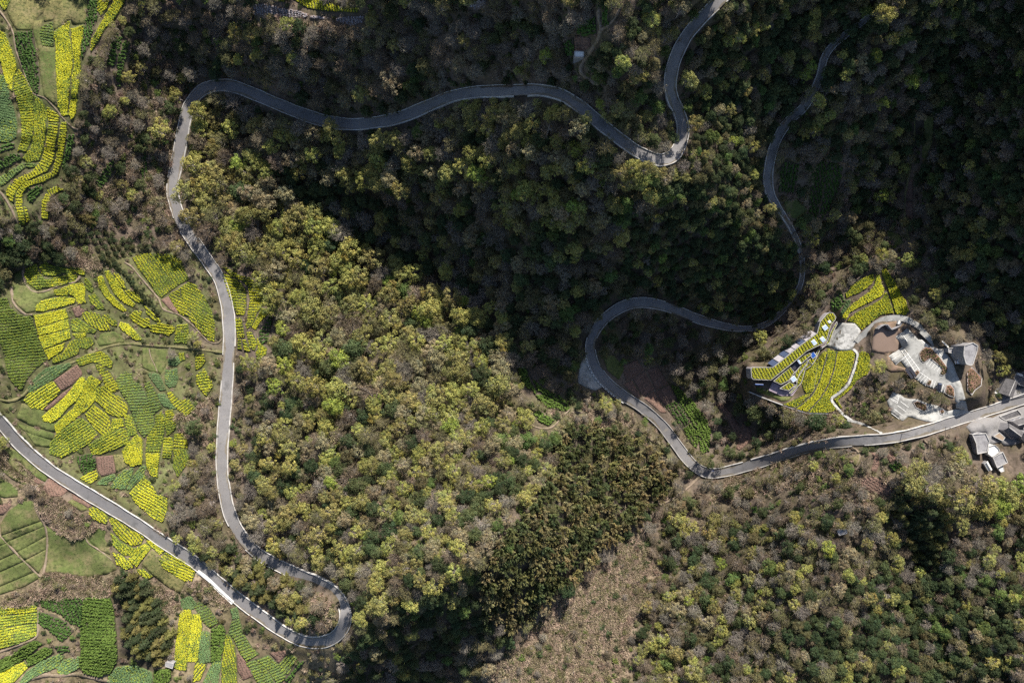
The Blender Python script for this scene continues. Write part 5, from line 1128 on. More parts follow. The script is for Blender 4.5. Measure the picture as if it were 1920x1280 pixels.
house('grey flat-roofed house with a pointed six-sided roof beside the concrete lane', [(1200,372),(1300,335),(1360,372),(1353,425),(1300,590),(1280,606),(1222,590),(1190,480)], 7, crop=cR1)
house('low grey annex in front of the pointed grey house', [(1010,400),(1150,402),(1140,440),(1120,470),(1010,450)], 1.2, crop=cR1, windows=0, roofm='roofgrey')
house('grey gable-roofed house beside the right end of the road', [(618,165),(745,215),(690,385),(535,325)], 5.5, 'gable', 'tile')
house('grey two-level flat-roofed house with dark windows below the road', [(247,780),(393,768),(430,850),(406,968),(302,992),(290,880)], 6.5)
house('white flat-roofed house behind the grey two-level house', [(425,912),(492,895),(530,930),(545,968),(462,1026),(415,988)], 5.5, roofm='white', wallm='white')
house('grey-roofed white-edged house lowest in the village', [(472,1030),(578,972),(630,1085),(518,1143)], 5.5, wallm='wallgrey')
house('tiny white-roofed shed at the lowest house', [(532,1152),(580,1120),(596,1180),(560,1190)], 2.8, roofm='white', wallm='white', windows=0, par_h=.2)
house('narrow white metal-roofed shed left of the lowest house', [(378,1100),(416,1070),(468,1165),(424,1180)], 2.6, 'gable', 'white', windows=0)
house('large dark tiled house with a bent roof at right edge', [(592,735),(652,660),(815,758),(692,835)], 6.0, 'gable', 'tile')
house('flat dark roof with white edge along the right road', [(545,585),(740,512),(790,570),(612,628)], 2.2, roofm='tile', windows=0)
house('small tan lean-to roof between the village houses', [(482,800),(545,760),(606,815),(580,850),(530,825)], 3.0, roofm='tan', windows=0, par_h=.15)
house('dark roofed house at the right edge above the road', [(700,165),(720,120),(830,165),(830,260),(760,240)], 4.0, roofm='tile')
house('long grey tiled house at the lower right edge', [(690,640),(830,590),(850,700),(760,715)], 4.0, 'gable', 'tile')
house('grey tiled house cut by the right picture edge', [(760,775),(840,740),(870,830),(800,850)], 4.5, 'gable', 'tile')
hut = house('small white-roofed hut beside the top dirt path', [(352,290),(403,292),(403,321),(352,320)], 3.2, crop=c3, roofm='white', windows=0, par_h=.2)
house('tiny white-roofed shed by the yellow plot at bottom left', [(70,900),(165,915),(150,975),(65,950)], 2.5, crop=cG, roofm='roofgrey', windows=0, par_h=.2)
house('tiny pale shed deep in the lower right wood', [(390,425),(440,418),(445,438),(400,450)], 2.5, crop=(1440,853,2.998), roofm='roofgrey', windows=0, par_h=.15)
mark(cr(cR2, [(300,620),(420,560),(860,420),(860,1200),(360,1200),(180,1000),(150,760)]), 3)
sheet('village_yard', cr(cR2, [(190,700),(250,640),(330,590),(480,600),(560,560),(840,470),(860,850),(690,900),(600,900),(560,860),(430,900),(400,760),(245,775)]), M['asphalt'], .55, kind='structure')['label'] = 'dusty yard between the village houses'
sheet('village_yard', cr(cR2, [(480,330),(620,150),(860,80),(860,360),(640,420),(560,430)]), M['asphalt'], .55, kind='structure')['label'] = 'dusty yard round the gable house above the road'
mb = MB(); P = [at(*p, 0) for p in cr(cR2, [(520,325),(560,250),(615,165)])]
for a, b in zip(P[:-1], P[1:]): mb.bar(a, b, .5, 2.2)
tag(mb.build('yard_wall', M['kerb']), 'pale wall along the left of the gable house', 'wall')
mb = MB(); P = [at(*p, 0) for p in cr(cR2, [(485,320),(530,345),(570,375)])]
for a, b in zip(P[:-1], P[1:]): mb.bar(a, b, .8, 1.0)
tag(mb.build('yard_wall', M['white']), 'white block wall at the lower corner of the gable house', 'wall')
mb = MB(); P = [at(*p, 0) for p in cr(cR2, [(712,115),(770,138)])]; mb.bar(P[0], P[1], 1.2, 2.2)
tag(mb.build('yard_wall', M['white']), 'bright white wall top above the gable house', 'wall')
mark([(1770,665),(1800,650),(1850,690),(1852,790),(1800,812),(1690,818),(1640,812),(1680,795),(1780,770)], 3)
gd = island(cr(cR1, [(1235,700),(1290,630),(1340,680),(1410,760),(1400,850),(1330,900),(1290,960),(1240,900)]), 'overgrown oval garden bed with a stone rim beside the drive')

# ------------------------------------------------------------------ vehicles
def vehicle(name, label, cat, px, py, rz, L, Wd, Hh, paint, van=False):
    e = empty(name, at(px, py, .42), rz); tag(e, label, cat)
    prof = [(-.5, .32, .62, .42), (-.46, .22, .78, .47), (-.2, .2, .86, .5), (.12, .2, .9, .5), (.34, .2, .84, .49), (.47, .22, .7, .46), (.5, .34, .58, .40)]
    V = []; F = []
    for x, zb_, zt, hw in prof: V += [(x * L, s * hw * Wd, z * (1 if not van else 1.1)) for s, z in ((-1, zb_), (-1, zt), (1, zt), (1, zb_))]
    for i in range(len(prof) - 1):
        for k in range(4): F.append((i * 4 + k, i * 4 + (k + 1) % 4, i * 4 + 4 + (k + 1) % 4, i * 4 + 4 + k))
    F += [(0, 1, 2, 3), tuple(len(V) - 4 + k for k in (3, 2, 1, 0))]
    mb = MB(); mb.add(V, F); mb.build('body', paint, e)
    c0, c1, t0, t1 = (-.42, .28, -.33, .12) if not van else (-.48, .36, -.46, .22)
    zc = .86 if not van else .9; V = [(c0 * L, -.45 * Wd, zc), (c1 * L, -.45 * Wd, zc), (c1 * L, .45 * Wd, zc), (c0 * L, .45 * Wd, zc), (t0 * L, -.37 * Wd, Hh), (t1 * L, -.37 * Wd, Hh), (t1 * L, .37 * Wd, Hh), (t0 * L, .37 * Wd, Hh)]
    mb = MB(); mb.add(V, [(0, 1, 5, 4), (1, 2, 6, 5), (2, 3, 7, 6), (3, 0, 4, 7)]); mb.build('window', M['glass'], e)
    mb = MB(); mb.box(((t0 + t1) / 2 * L, 0, Hh + .03), ((t1 - t0) * L + .08, .76 * Wd, .07)); mb.build('roof', paint, e)
    for sx in (-.31, .31):
        for sy in (-1, 1):
            mb = MB(); mb.tube([(sx * L, sy * (Wd / 2 - .22), .33), (sx * L, sy * (Wd / 2 + .01), .33)], .33, .33, 12); w = mb.build('wheel', M['rubber'], e)
            mb = MB(); mb.tube([(sx * L, sy * (Wd / 2 + .0), .33), (sx * L, sy * (Wd / 2 + .03), .33)], .19, .19, 8); mb.build('rim', M['white'], w)
    for sy in (-1, 1):
        mb = MB(); mb.box((.485 * L, sy * .32 * Wd, .66), (.1, .34, .14)); mb.build('headlight', M['skyglass'], e)
    return e
a, b = cr(cR1, [(893, 870), (1135, 560)])
vehicle('parked_car', 'black car parked alone in a bay of the upper car park', 'car', a[0], a[1], math.radians(-100), 5.2, 2.1, 1.5, M['carpaint'])
vehicle('parked_van', 'white van parked beside the pointed grey house', 'van', b[0], b[1], math.radians(12), 4.6, 2.0, 1.9, M['vanpaint'], True)
# slatted shelter beside the bays
p = cr(cR1, [(530, 690)])[0]; e = empty('shelter', at(*p, .3), math.radians(-55)); tag(e, 'dark flat shelter at the end of the bay row', 'shelter')
for s in (-1, 1):
    mb = MB(); mb.box((0, s * 1.0, 2.5), (6.4, 1.5, .14)); mb.build('roof_panel', M['darkmetal'], e)
for sx in (-2.8, 2.8):
    for sy in (-1.3, 1.3):
        mb = MB(); mb.tube([(sx, sy, -.5), (sx, sy, 2.5)], .09, .09, 6); mb.build('post', M['darkmetal'], e)
p = cr(cR1, [(948, 352)])[0]; e = empty('notice_board', at(*p, .1), math.radians(-45)); tag(e, 'white topped notice board above the concrete lane', 'notice board')
mb = MB(); mb.box((0, 0, 2.0), (5.0, .7, .16)); mb.build('roof', M['white'], e); mb = MB(); mb.box((0, 0, 1.3), (4.6, .12, 1.2)); mb.build('board', M['darkmetal'], e)
for s in (-2.1, 2.1):
    mb = MB(); mb.tube([(s, 0, -.6), (s, 0, 2)], .1, .1, 6); mb.build('post', M['darkmetal'], e)
# height-limit gantry at the road corner
ca, cb_ = at(1338, 880, .3), at(1344, 898, .3); e = empty('road_gantry', ca); tag(e, 'thin metal gantry sign post at the sharp road corner', 'sign post')
mb = MB(); mb.tube([(0, 0, 0), (0, 0, 5.5)], .12, .1, 6); mb.build('post', M['darkmetal'], e)
mb = MB(); mb.tube([(0, 0, 5.4), (-2.6, .2, 5.5)], .1, .08, 6); mb.build('arm', M['darkmetal'], e)
mb = MB(); mb.box((-1.9, .15, 4.9), (1.4, .08, .9)); mb.build('panel', M['blueglass'], e)
# power poles
for k, (px, py, lab) in enumerate([(1690, 812, 'thin grey power pole beside the road below the lower car park'), (1772, 800, 'thin grey power pole beside the car park entrance'), (1583, 842, 'thin grey power pole on the lower verge of the right road'), (1742, 618, 'thin grey lamp pole beside the curved concrete lane')]):
    e = empty('power_pole', at(px, py, -.2)); tag(e, lab, 'pole', 'poles along the right road')
    mb = MB(); mb.tube([(0, 0, 0), (0, 0, 9)], .17, .1, 7); mb.build('pole', M['wallgrey'], e)
    mb = MB(); mb.bar((-.9, 0, 8.4), (.9, 0, 8.4), .1, .12); mb.build('crossarm', M['darkmetal'], e)
# ------------------------------------------------------------------ tree prototypes (metres)
def leaf_quads(Cn, N, size, g, flat=.0):
    """random oriented quads at centres Cn, roughly facing N"""
    n = len(Cn); N = N + g.normal(0, .55, (n, 3)); N /= np.linalg.norm(N, axis=1)[:, None]
    t = np.cross(N, g.normal(size=(n, 3))); t /= np.linalg.norm(t, axis=1)[:, None]; b = np.cross(N, t)
    s = (size * g.uniform(.6, 1.35, (n, 1))) * .5; asp = g.uniform(.55, .95, (n, 1))
    V = np.stack([Cn - t * s - b * s * asp * .6, Cn + t * s * .2 - b * s * asp, Cn + t * s + b * s * asp * .5, Cn - t * s * .3 + b * s * asp], 1)
    i = np.arange(n)[:, None] * 4; F = np.concatenate([i + [0, 1, 2], i + [0, 2, 3]], 0)
    return V.reshape(-1, 3), F
def twig(P0, P1, w):
    """three-sided tapering bars (n)"""
    d = P1 - P0; n = len(d); a = np.cross(d, np.array([.31, .2, .93])); a /= np.linalg.norm(a, axis=1)[:, None] + 1e-9; b = np.cross(d, a); b /= np.linalg.norm(b, axis=1)[:, None] + 1e-9
    w = np.asarray(w).reshape(-1, 1); V = []
    for k in range(3):
        ang = 2 * math.pi * k / 3; o = a * math.cos(ang) + b * math.sin(ang); V += [P0 + o * w, P1 + o * w * .45]
    V = np.stack(V, 1); i = np.arange(n)[:, None] * 6; F = []
    for k in range(3):
        x, y = 2 * k, 2 * ((k + 1) % 3); F += [i + [x, y, y + 1], i + [x, y + 1, x + 1]]
    return V.reshape(-1, 3), np.concatenate(F, 0)
def cat_(parts):
    Vs, Fs, Cs, o = [], [], [], 0
    for V, F, c in parts:
        Vs.append(V); Fs.append(F + o); Cs.append(np.broadcast_to(c, V.shape)); o += len(V)
    return np.vstack(Vs), np.vstack(Fs), np.vstack(Cs)
def lumps(g, n, Rr, Hc, z0, rl):
    """lump centres over an uneven dome"""
    L = []; ph = g.uniform(0, 6.28, 3)
    for k in range(n):
        u = (k + .5) / n; r = math.sqrt(u) * .92; a = k * 2.39996 + g.uniform(-.4, .4)
        rr = Rr * r * (1 + .16 * math.sin(2 * a + ph[0]) + .12 * math.sin(3 * a + ph[1]))
        z = z0 + Hc * math.sqrt(max(0, 1 - .93 * r * r)) + g.normal(0, .10) * Hc
        L.append((rr * math.cos(a), rr * math.sin(a), z, rl * g.uniform(.65, 1.3)))
    return np.array(L)
def crown_from(g, L, per, size, spread=.75, tone=.16, low=.15):
    """leaf clumps round lump centres, and some leaves below the rim"""
    n = len(L); k = np.repeat(np.arange(n), per); m = len(k)
    d = g.normal(size=(m, 3)); d[:, 2] = np.abs(d[:, 2]) * 1.0 - .25; d /= np.linalg.norm(d, axis=1)[:, None]
    rad = L[k, 3:4] * g.uniform(.55, 1.05, (m, 1)); Cn = L[k, :3] + d * rad * [1, 1, spread]
    V, F = leaf_quads(Cn, d + [0, 0, .35], size, g)
    ton = np.clip(g.normal(1, tone, n), .55, 1.5)[k] * np.clip(g.normal(1, .14, m), .6, 1.5)
    hue = g.normal(0, .06, n)[k]
    c = np.column_stack([ton * (1 + hue), ton, ton * (1 - hue)])
    return V, F, np.repeat(c, 4, 0)
def skeleton(g, L, trunk_h, r0, use=1.0):
    P0, P1, w = [], [], []; base = np.array([0, 0, -1.2]); topp = np.array([g.normal(0, .2), g.normal(0, .2), trunk_h])
    P0.append(base); P1.append(topp); w.append(r0)
    idx = g.permutation(len(L))[:int(len(L) * use)]
    for i in idx:
        e = L[i, :3] - [0, 0, .3]; f = g.uniform(.55, 1.0); s = base + (topp - base) * f; mid = s + (e - s) * .5 + [0, 0, -.25]
        P0 += [s, mid]; P1 += [mid, e]; w += [r0 * .42, r0 * .26]
    return twig(np.array(P0), np.array(P1), np.array(w))
PROTO_R = 4.5
def make_budding(seed, mode):
    g = np.random.default_rng(seed); n = int(g.integers(30, 44)); L = lumps(g, n, 3.9, 3.6, 4.6, 1.05)
    keep = g.random(n) > (.06 if mode == 0 else .18); L = L[keep]
    crown = crown_from(g, L, 64, .36, .8, .17)
    V, F = skeleton(g, L, 4.2, .26); return crown, (V, F)
def make_evergreen(seed, mode):
    g = np.random.default_rng(seed); n = int(g.integers(24, 34)); L = lumps(g, n, 3.6, 4.2, 3.4, 1.35)
    crown = crown_from(g, L, 78, .43, .85, .20)
    V, F = skeleton(g, L, 4.0, .24, .4); return crown, (V, F)
def make_bare(seed, mode):
    g = np.random.default_rng(seed); n = int(g.integers(34, 46)); L = lumps(g, n, 4.1, 3.4, 4.4, .9)
    P0, P1, w = [], [], []
    for l in L:
        k = 26; a = g.normal(size=(k, 3)); a[:, 2] = np.abs(a[:, 2]); a /= np.linalg.norm(a, axis=1)[:, None]
        out = l[:3] / (np.linalg.norm(l[:3]) + 1e-6); d = a + out * .6; s = l[:3] - out * .4 + g.normal(0, .2, (k, 3)); e = s + d * g.uniform(.5, 1.35, (k, 1))
        P0.append(s); P1.append(e); w.append(g.uniform(.016, .042, k))
    V, F = twig(np.vstack(P0), np.vstack(P1), np.concatenate(w)); ton = np.clip(g.normal(1, .16, (len(V) // 6, 1)), .6, 1.5).repeat(6, 0)
    c = np.broadcast_to(ton, V.shape)
    per = 5 if mode == 0 else 12; lc = crown_from(g, L, per, .30, .9, .2)
    crown = cat_([(V, F, c), (lc[0], lc[1], lc[2] * (1.0, 1.0, .82))])
    V, F = skeleton(g, L, 4.4, .24); return crown, (V, F)
def make_bamboo(seed, mode):
    g = np.random.default_rng(seed); Cs, Ns, P0, P1, w = [], [], [], [], []
    for k in range(14):
        a = k * 2.4 + g.uniform(-.4, .4); r = 2.6 * math.sqrt((k + .5) / 14); b = np.array([r * math.cos(a) * .5, r * math.sin(a) * .5, 0]); h = g.uniform(6.8, 9)
        lean = np.array([math.cos(a), math.sin(a), 0]) * g.uniform(1.2, 3.2); q = [b + lean * t * t + np.array([0, 0, h * (t - .13 * t * t * t)]) for t in np.linspace(0, 1.12, 8)]
        for s, e in zip(q[:-1], q[1:]): P0.append(s); P1.append(e); w.append(.07)
        m = 120; t = g.uniform(.42, 1.12, m); cen = b + lean * (t * t)[:, None] + np.column_stack([0 * t, 0 * t, h * (t - .13 * t ** 3)]); sp = (1.18 - t)[:, None] * .95 + .12
        Cs.append(cen + g.normal(0, .8, (m, 3)) * sp); nn = g.normal(size=(m, 3)) * .5 + [0, 0, .9] + lean * .35; Ns.append(nn)
    Cn = np.vstack(Cs); V, F = leaf_quads(Cn, np.vstack(Ns),     .52, g); ton = np.clip(g.normal(1, .2, (len(Cn), 1)), .5, 1.6).repeat(4, 0); hue = g.normal(0, .07, (14, 1)).repeat(120, 0).repeat(4, 0)
    c = np.column_stack([ton * (1 + hue), ton, ton * (1 - hue)]); tv, tf = twig(np.array(P0), np.array(P1), np.array(w)); return (V, F, c), (tv, tf)
def make_conifer(seed, mode):
    g = np.random.default_rng(seed); Cs, Ns, T, P0, P1, w = [], [], [], [np.array([0, 0, -1.])], [np.array([0, 0, 9.8])], [.22]
    for lv in range(8):
        f = lv / 7; z = 2.4 + 7.0 * f; rad = 3.9 * (1 - f) ** .75 + .5; nb = 8 - lv // 2
        for k in range(nb):
            a = 6.283 * k / nb + lv * .7 + g.uniform(-.25, .25); rr = rad * g.uniform(.75, 1.1); d = np.array([math.cos(a), math.sin(a), 0]); s = np.array([0, 0, z]); e = d * rr + [0, 0, z - .25 * rr]
            P0.append(s); P1.append(e); w.append(.06); m = int(10 + 13 * rr); t = g.uniform(.25, 1.05, m) ** .8
            cen = s + (e - s) * t[:, None] + g.normal(0, .30, (m, 3)) * (.5 + .7 * t)[:, None] * [1, 1, .45]; Cs.append(cen); Ns.append(np.tile(d * .3 + [0, 0, 1], (m, 1))); T.append(np.full(m, np.clip(g.normal(1, .2), .6, 1.5)))
    Cn = np.vstack(Cs); V, F = leaf_quads(Cn, np.vstack(Ns), .48, g); ton = (np.concatenate(T) * np.clip(g.normal(1, .15, len(Cn)), .6, 1.5))[:, None].repeat(4, 0); tv, tf = twig(np.array(P0), np.array(P1), np.array(w)); return (V, F, np.broadcast_to(ton, V.shape)), (tv, tf)
def make_shrub(seed, mode):
    g = np.random.default_rng(seed); L = lumps(g, 13, 3.4, 2.0, .9, 1.25)
    crown = crown_from(g, L, 42, .62, .8, .22); V, F = skeleton(g, L, 1.0, .16, .8); return crown, (V, F)
def make_round(seed, mode):
    g = np.random.default_rng(seed); L = lumps(g, 26, 3.7, 3.9, 1.6, 1.15)
    crown = crown_from(g, L, 44, .55, .85, .14); V, F = skeleton(g, L, 2.0, .25, .4); return crown, (V, F)
def make_tuft(seed, mode):
    g = np.random.default_rng(seed); n = 80; a = g.uniform(0, 6.28, n); r = g.uniform(0, .75, n); s = np.column_stack([r * np.cos(a), r * np.sin(a), np.full(n, -.1)])
    d = np.column_stack([np.cos(a) * .55, np.sin(a) * .55, np.ones(n)]) + g.normal(0, .3, (n, 3)); d /= np.linalg.norm(d, axis=1)[:, None]; h = g.uniform(.9, 2.0, (n, 1)); e = s + d * h; p = np.cross(d, g.normal(size=(n, 3))); p /= np.linalg.norm(p, axis=1)[:, None]; p *= .05
    e2 = e + (d * [1, 1, -.1]) * .55; V = np.stack([s - p * .6, s + p * .6, e + p * 1.2, e - p * 1.2, e2], 1).reshape(-1, 3); i = np.arange(n)[:, None] * 5; F = np.concatenate([i + [0, 1, 2], i + [0, 2, 3], i + [3, 2, 4]], 0)
    t = np.clip(g.normal(1, .18, (n, 1)), .5, 1.5).repeat(5, 0); return (V, F, np.broadcast_to(t, V.shape)), None
TINT = {   # kind -> list of (words, colour, chance)
 'budding': [('yellow-green', (.265, .265, .078), .32), ('olive', (.22, .208, .075), .38), ('tan', (.225, .195, .115), .25), ('lime', (.21, .26, .055), .05)],
 'evergreen': [('dark green', (.042, .060, .028), .44), ('mid green', (.065, .085, .036), .32), ('bronze green', (.10, .095, .045), .16), ('fresh green', (.09, .13, .04), .08)],
 'bare': [('grey leafless', (.22, .20, .175), .38), ('brown leafless', (.195, .16, .12), .32), ('sparse olive', (.19, .18, .095), .30)],
 'bamboo': [('olive brown', (.21, .18, .085), .5), ('yellowish', (.155, .155, .06), .3), ('dark green', (.085, .10, .04), .2)],
 'conifer': [('dark green', (.05, .065, .03), .55), ('olive gold', (.14, .13, .045), .45)],
 'shrub': [('dark green', (.052, .07, .03), .30), ('olive', (.13, .125, .06), .28), ('brown', (.165, .13, .10), .30), ('fresh green', (.11, .15, .04), .12)],
 'round': [('dark green', (.042, .056, .026), .6), ('olive green', (.065, .075, .034), .4)],
 'tuft': [('pink', (.36, .275, .21), .5), ('straw', (.30, .25, .165), .3), ('olive', (.15, .145, .065), .2)],
}
MAKER = dict(budding=(make_budding, 6), evergreen=(make_evergreen, 6), bare=(make_bare, 6), bamboo=(make_bamboo, 3), conifer=(make_conifer, 3), shrub=(make_shrub, 4), round=(make_round, 3), tuft=(make_tuft, 4))
OBJ = dict(budding=('budding_tree', 'tree', 'tree'), evergreen=('evergreen_tree', 'tree', 'evergreen'), bare=('bare_tree', 'tree', 'tree'), bamboo=('bamboo_clump', 'bamboo', 'bamboo clump'), conifer=('conifer_tree', 'conifer', 'conifer'), shrub=('shrub', 'shrub', 'shrub'), round=('round_tree', 'tree', 'round clipped tree'))
PROTO = {}; TOPZ = dict(budding=7.5, evergreen=7, bare=7, bamboo=10.5, conifer=8, shrub=2.4, round=4.6, tuft=1)
for kd, (fn, nv) in MAKER.items():
    mats = [mat('leaf_' + kd + str(i), t[1], .7, [], 0, 1, .08, attr=True, objrand=.22, trans=.12 if kd != 'bare' else 0) for i, t in enumerate(TINT[kd])]
    PROTO[kd] = []
    for v in range(nv):
        cr_, tr_ = fn(100 + 17 * v + 1000 * list(MAKER).index(kd), v % 2)
        row = []
        for m in mats: row.append(mesh_np(kd + '_crown', *cr_[:2], m, cr_[2]))
        bk = M['palebark'] if kd in ('bare', 'budding') else M['bark']
        PROTO[kd].append((row, mesh_np(kd + '_trunk', *tr_, bk) if tr_ else None))

# ------------------------------------------------------------------ where the trees stand
zone_id = np.zeros(MX.shape, np.int16)
for i, z in enumerate(ZONES): zone_id[inside(z[1], MX, MY)] = i
cell = 26.; grid = {}
placed = []      # (kind, px, py, r_px, zone)
def ok(px, py, r, f):
    ci, cj = int(px // cell), int(py // cell)
    for i in range(ci - 2, ci + 3):
        for j in range(cj - 2, cj + 3):
            for (x, y, q) in grid.get((i, j), ()):
                d = f * (r + q)
                if (x - px) ** 2 + (y - py) ** 2 < d * d: return False
    return True
def put(kd, px, py, r, zi):
    grid.setdefault((int(px // cell), int(py // cell)), []).append((px, py, r)); placed.append((kd, px, py, r, zi))
def clear(px, py, r):
    for a, b in ((0, 0), (.7, 0), (-.7, 0), (0, .7), (0, -.7)):
        if free(px + a * r, py + b * r): return False
    return True
# the clipped round trees: a block and a single file
row = catmull(cr(cB, [(555,150),(590,178),(640,205),(690,240),(730,290),(770,340),(810,385),(850,420),(885,470),(900,505)]), 1)
acc = 0; last = row[0]
for p in row:
    if np.hypot(*(p - last)) >= 11.5:
        for off in ((0, 0),) if R.random() < .6 else ((0, 0),): put('round', p[0] + R.uniform(-1, 1), p[1] + R.uniform(-1, 1), 6.6, -1); last = p
rp = cr(cB, [(380,30),(470,10),(600,15),(700,60),(830,80),(850,125),(740,135),(690,170),(640,190),(560,150),(520,105),(430,110),(385,75)])
for y in np.arange(427, 495, 12.2):
    for x in np.arange(120, 290, 13.0):
        xx, yy = x + (6.5 if int((y - 427) / 12.2) % 2 else 0) + R.uniform(-1.5, 1.5), y + R.uniform(-1.5, 1.5)
        if inside(rp, np.array([xx]), np.array([yy]))[0] and ok(xx, yy, 6.4, .62): put('round', xx, yy, 6.4, -1)
# trees one can pick out in the photograph
for kd, px, py, r in [('budding',735,155,21),('budding',1022,103,15),('budding',990,122,10),('budding',300,246,19),('budding',622,240,16),('budding',1100,222,15),('budding',1055,215,17),('budding',1250,335,14),
 ('budding',1300,235,16),('budding',1290,150,18),('budding',985,140,11),('budding',1660,30,20),('budding',1613,112,13),('budding',1580,102,13),('budding',470,680,17),('budding',800,262,16),('budding',515,1090,14),('budding',1300,1255,20),('budding',1265,1140,17),
 ('evergreen',1530,790,18),('evergreen',1415,775,20),('evergreen',1385,765,15),('evergreen',365,800,17),('evergreen',670,915,22),('evergreen',785,940,20),('evergreen',690,900,14),('budding',1830,905,24),('budding',1790,880,22),('budding',1800,935,22),('bare',1750,890,20),('evergreen',1870,740,6),('shrub',1858,748,8),('conifer',160,410,12),('bare',105,385,18),('evergreen',118,372,14)]:
    if ok(px, py, r, .5): put(kd, px, py, r, -2)
for (x1, y1), (x2, y2) in [cr(c6_, q) for c6_ in ((960, 853, 2.998),) for q in ([(395,790),(810,600)], [(400,840),(745,700)], [(440,735),(770,590)], [(520,860),(740,790)], [(585,530),(755,445)], [(600,575),(770,490)], [(380,900),(500,850)], [(560,880),(680,850)])]:
    L_ = math.hypot(x2 - x1, y2 - y1); n_ = int(L_ / 6.5)
    for i in range(n_ + 1):
        if R.random() < .82: put('shrub', x1 + (x2 - x1) * i / n_ + R.uniform(-1.5, 1.5), y1 + (y2 - y1) * i / n_ + R.uniform(-1.5, 1.5), R.uniform(4.5, 7.5), -3)
def pick(mix):
    u = R.random() * sum(mix.values())
    for k, v in mix.items():
        u -= v
        if u <= 0: return k
    return k
NC = 46000
cand = []
for _ in range(NC):
    px, py = R.uniform(-45, 1965), R.uniform(-45, 1325); zi = int(zone_id[int((py + 60) / 2), int((px + 60) / 2)]); z = ZONES[zi]
    lo, hi = z[3]; r = lo + (hi - lo) * R.random() ** 1.5; cand.append((r, px, py, zi))
cand.sort(key=lambda c: -c[0] + R.uniform(-2.5, 2.5))
keepn = np.array([z[5] for z in ZONES])
for r, px, py, zi in cand:
    if zi in (0,) and R.random() > .8: continue
    d = keepn[zi]
    if d < .6 and R.random() > d: continue
    if not ok(px, py, r, .52 / max(.62, min(1.1, d)) if d >= .6 else .85): continue
    if not clear(px, py, r): continue
    kd = pick(ZONES[zi][2])
    if kd == 'shrub': r = min(r, 9)
    put(kd, px, py, r, zi)
# shrubs and bushes filling between
for _ in range(15000):
    px, py = R.uniform(-45, 1965), R.uniform(-45, 1325); zi = int(zone_id[int((py + 60) / 2), int((px + 60) / 2)]); r = R.uniform(3.5, 7.5)
    d = keepn[zi]
    if d < .6 and R.random() > d * .55: continue
    if not ok(px, py, r, .54): continue
    if not clear(px, py, r * .7): continue
    put('shrub', px, py, r, zi)
print('plants', len(placed), {k: sum(1 for p in placed if p[0] == k) for k in MAKER})

def stand(px, py, top):
    """where the foot stands so that the crown, top metres up, is seen at the photo spot"""
    bx, by = px, py
    for _ in range(3):
        z = float(zg(bx, by)); f = (1 - (z + top) / HC) / (1 - z / HC); bx, by = 960 + (px - 960) * f, 640 + (py - 640) * f
    z = float(zg(bx, by)); x, y = xy(bx, by, z); return x, y, z
def tint(kd):
    u = R.random()
    for i, t in enumerate(TINT[kd]):
        u -= t[2]
        if u <= 0: return i
    return 0
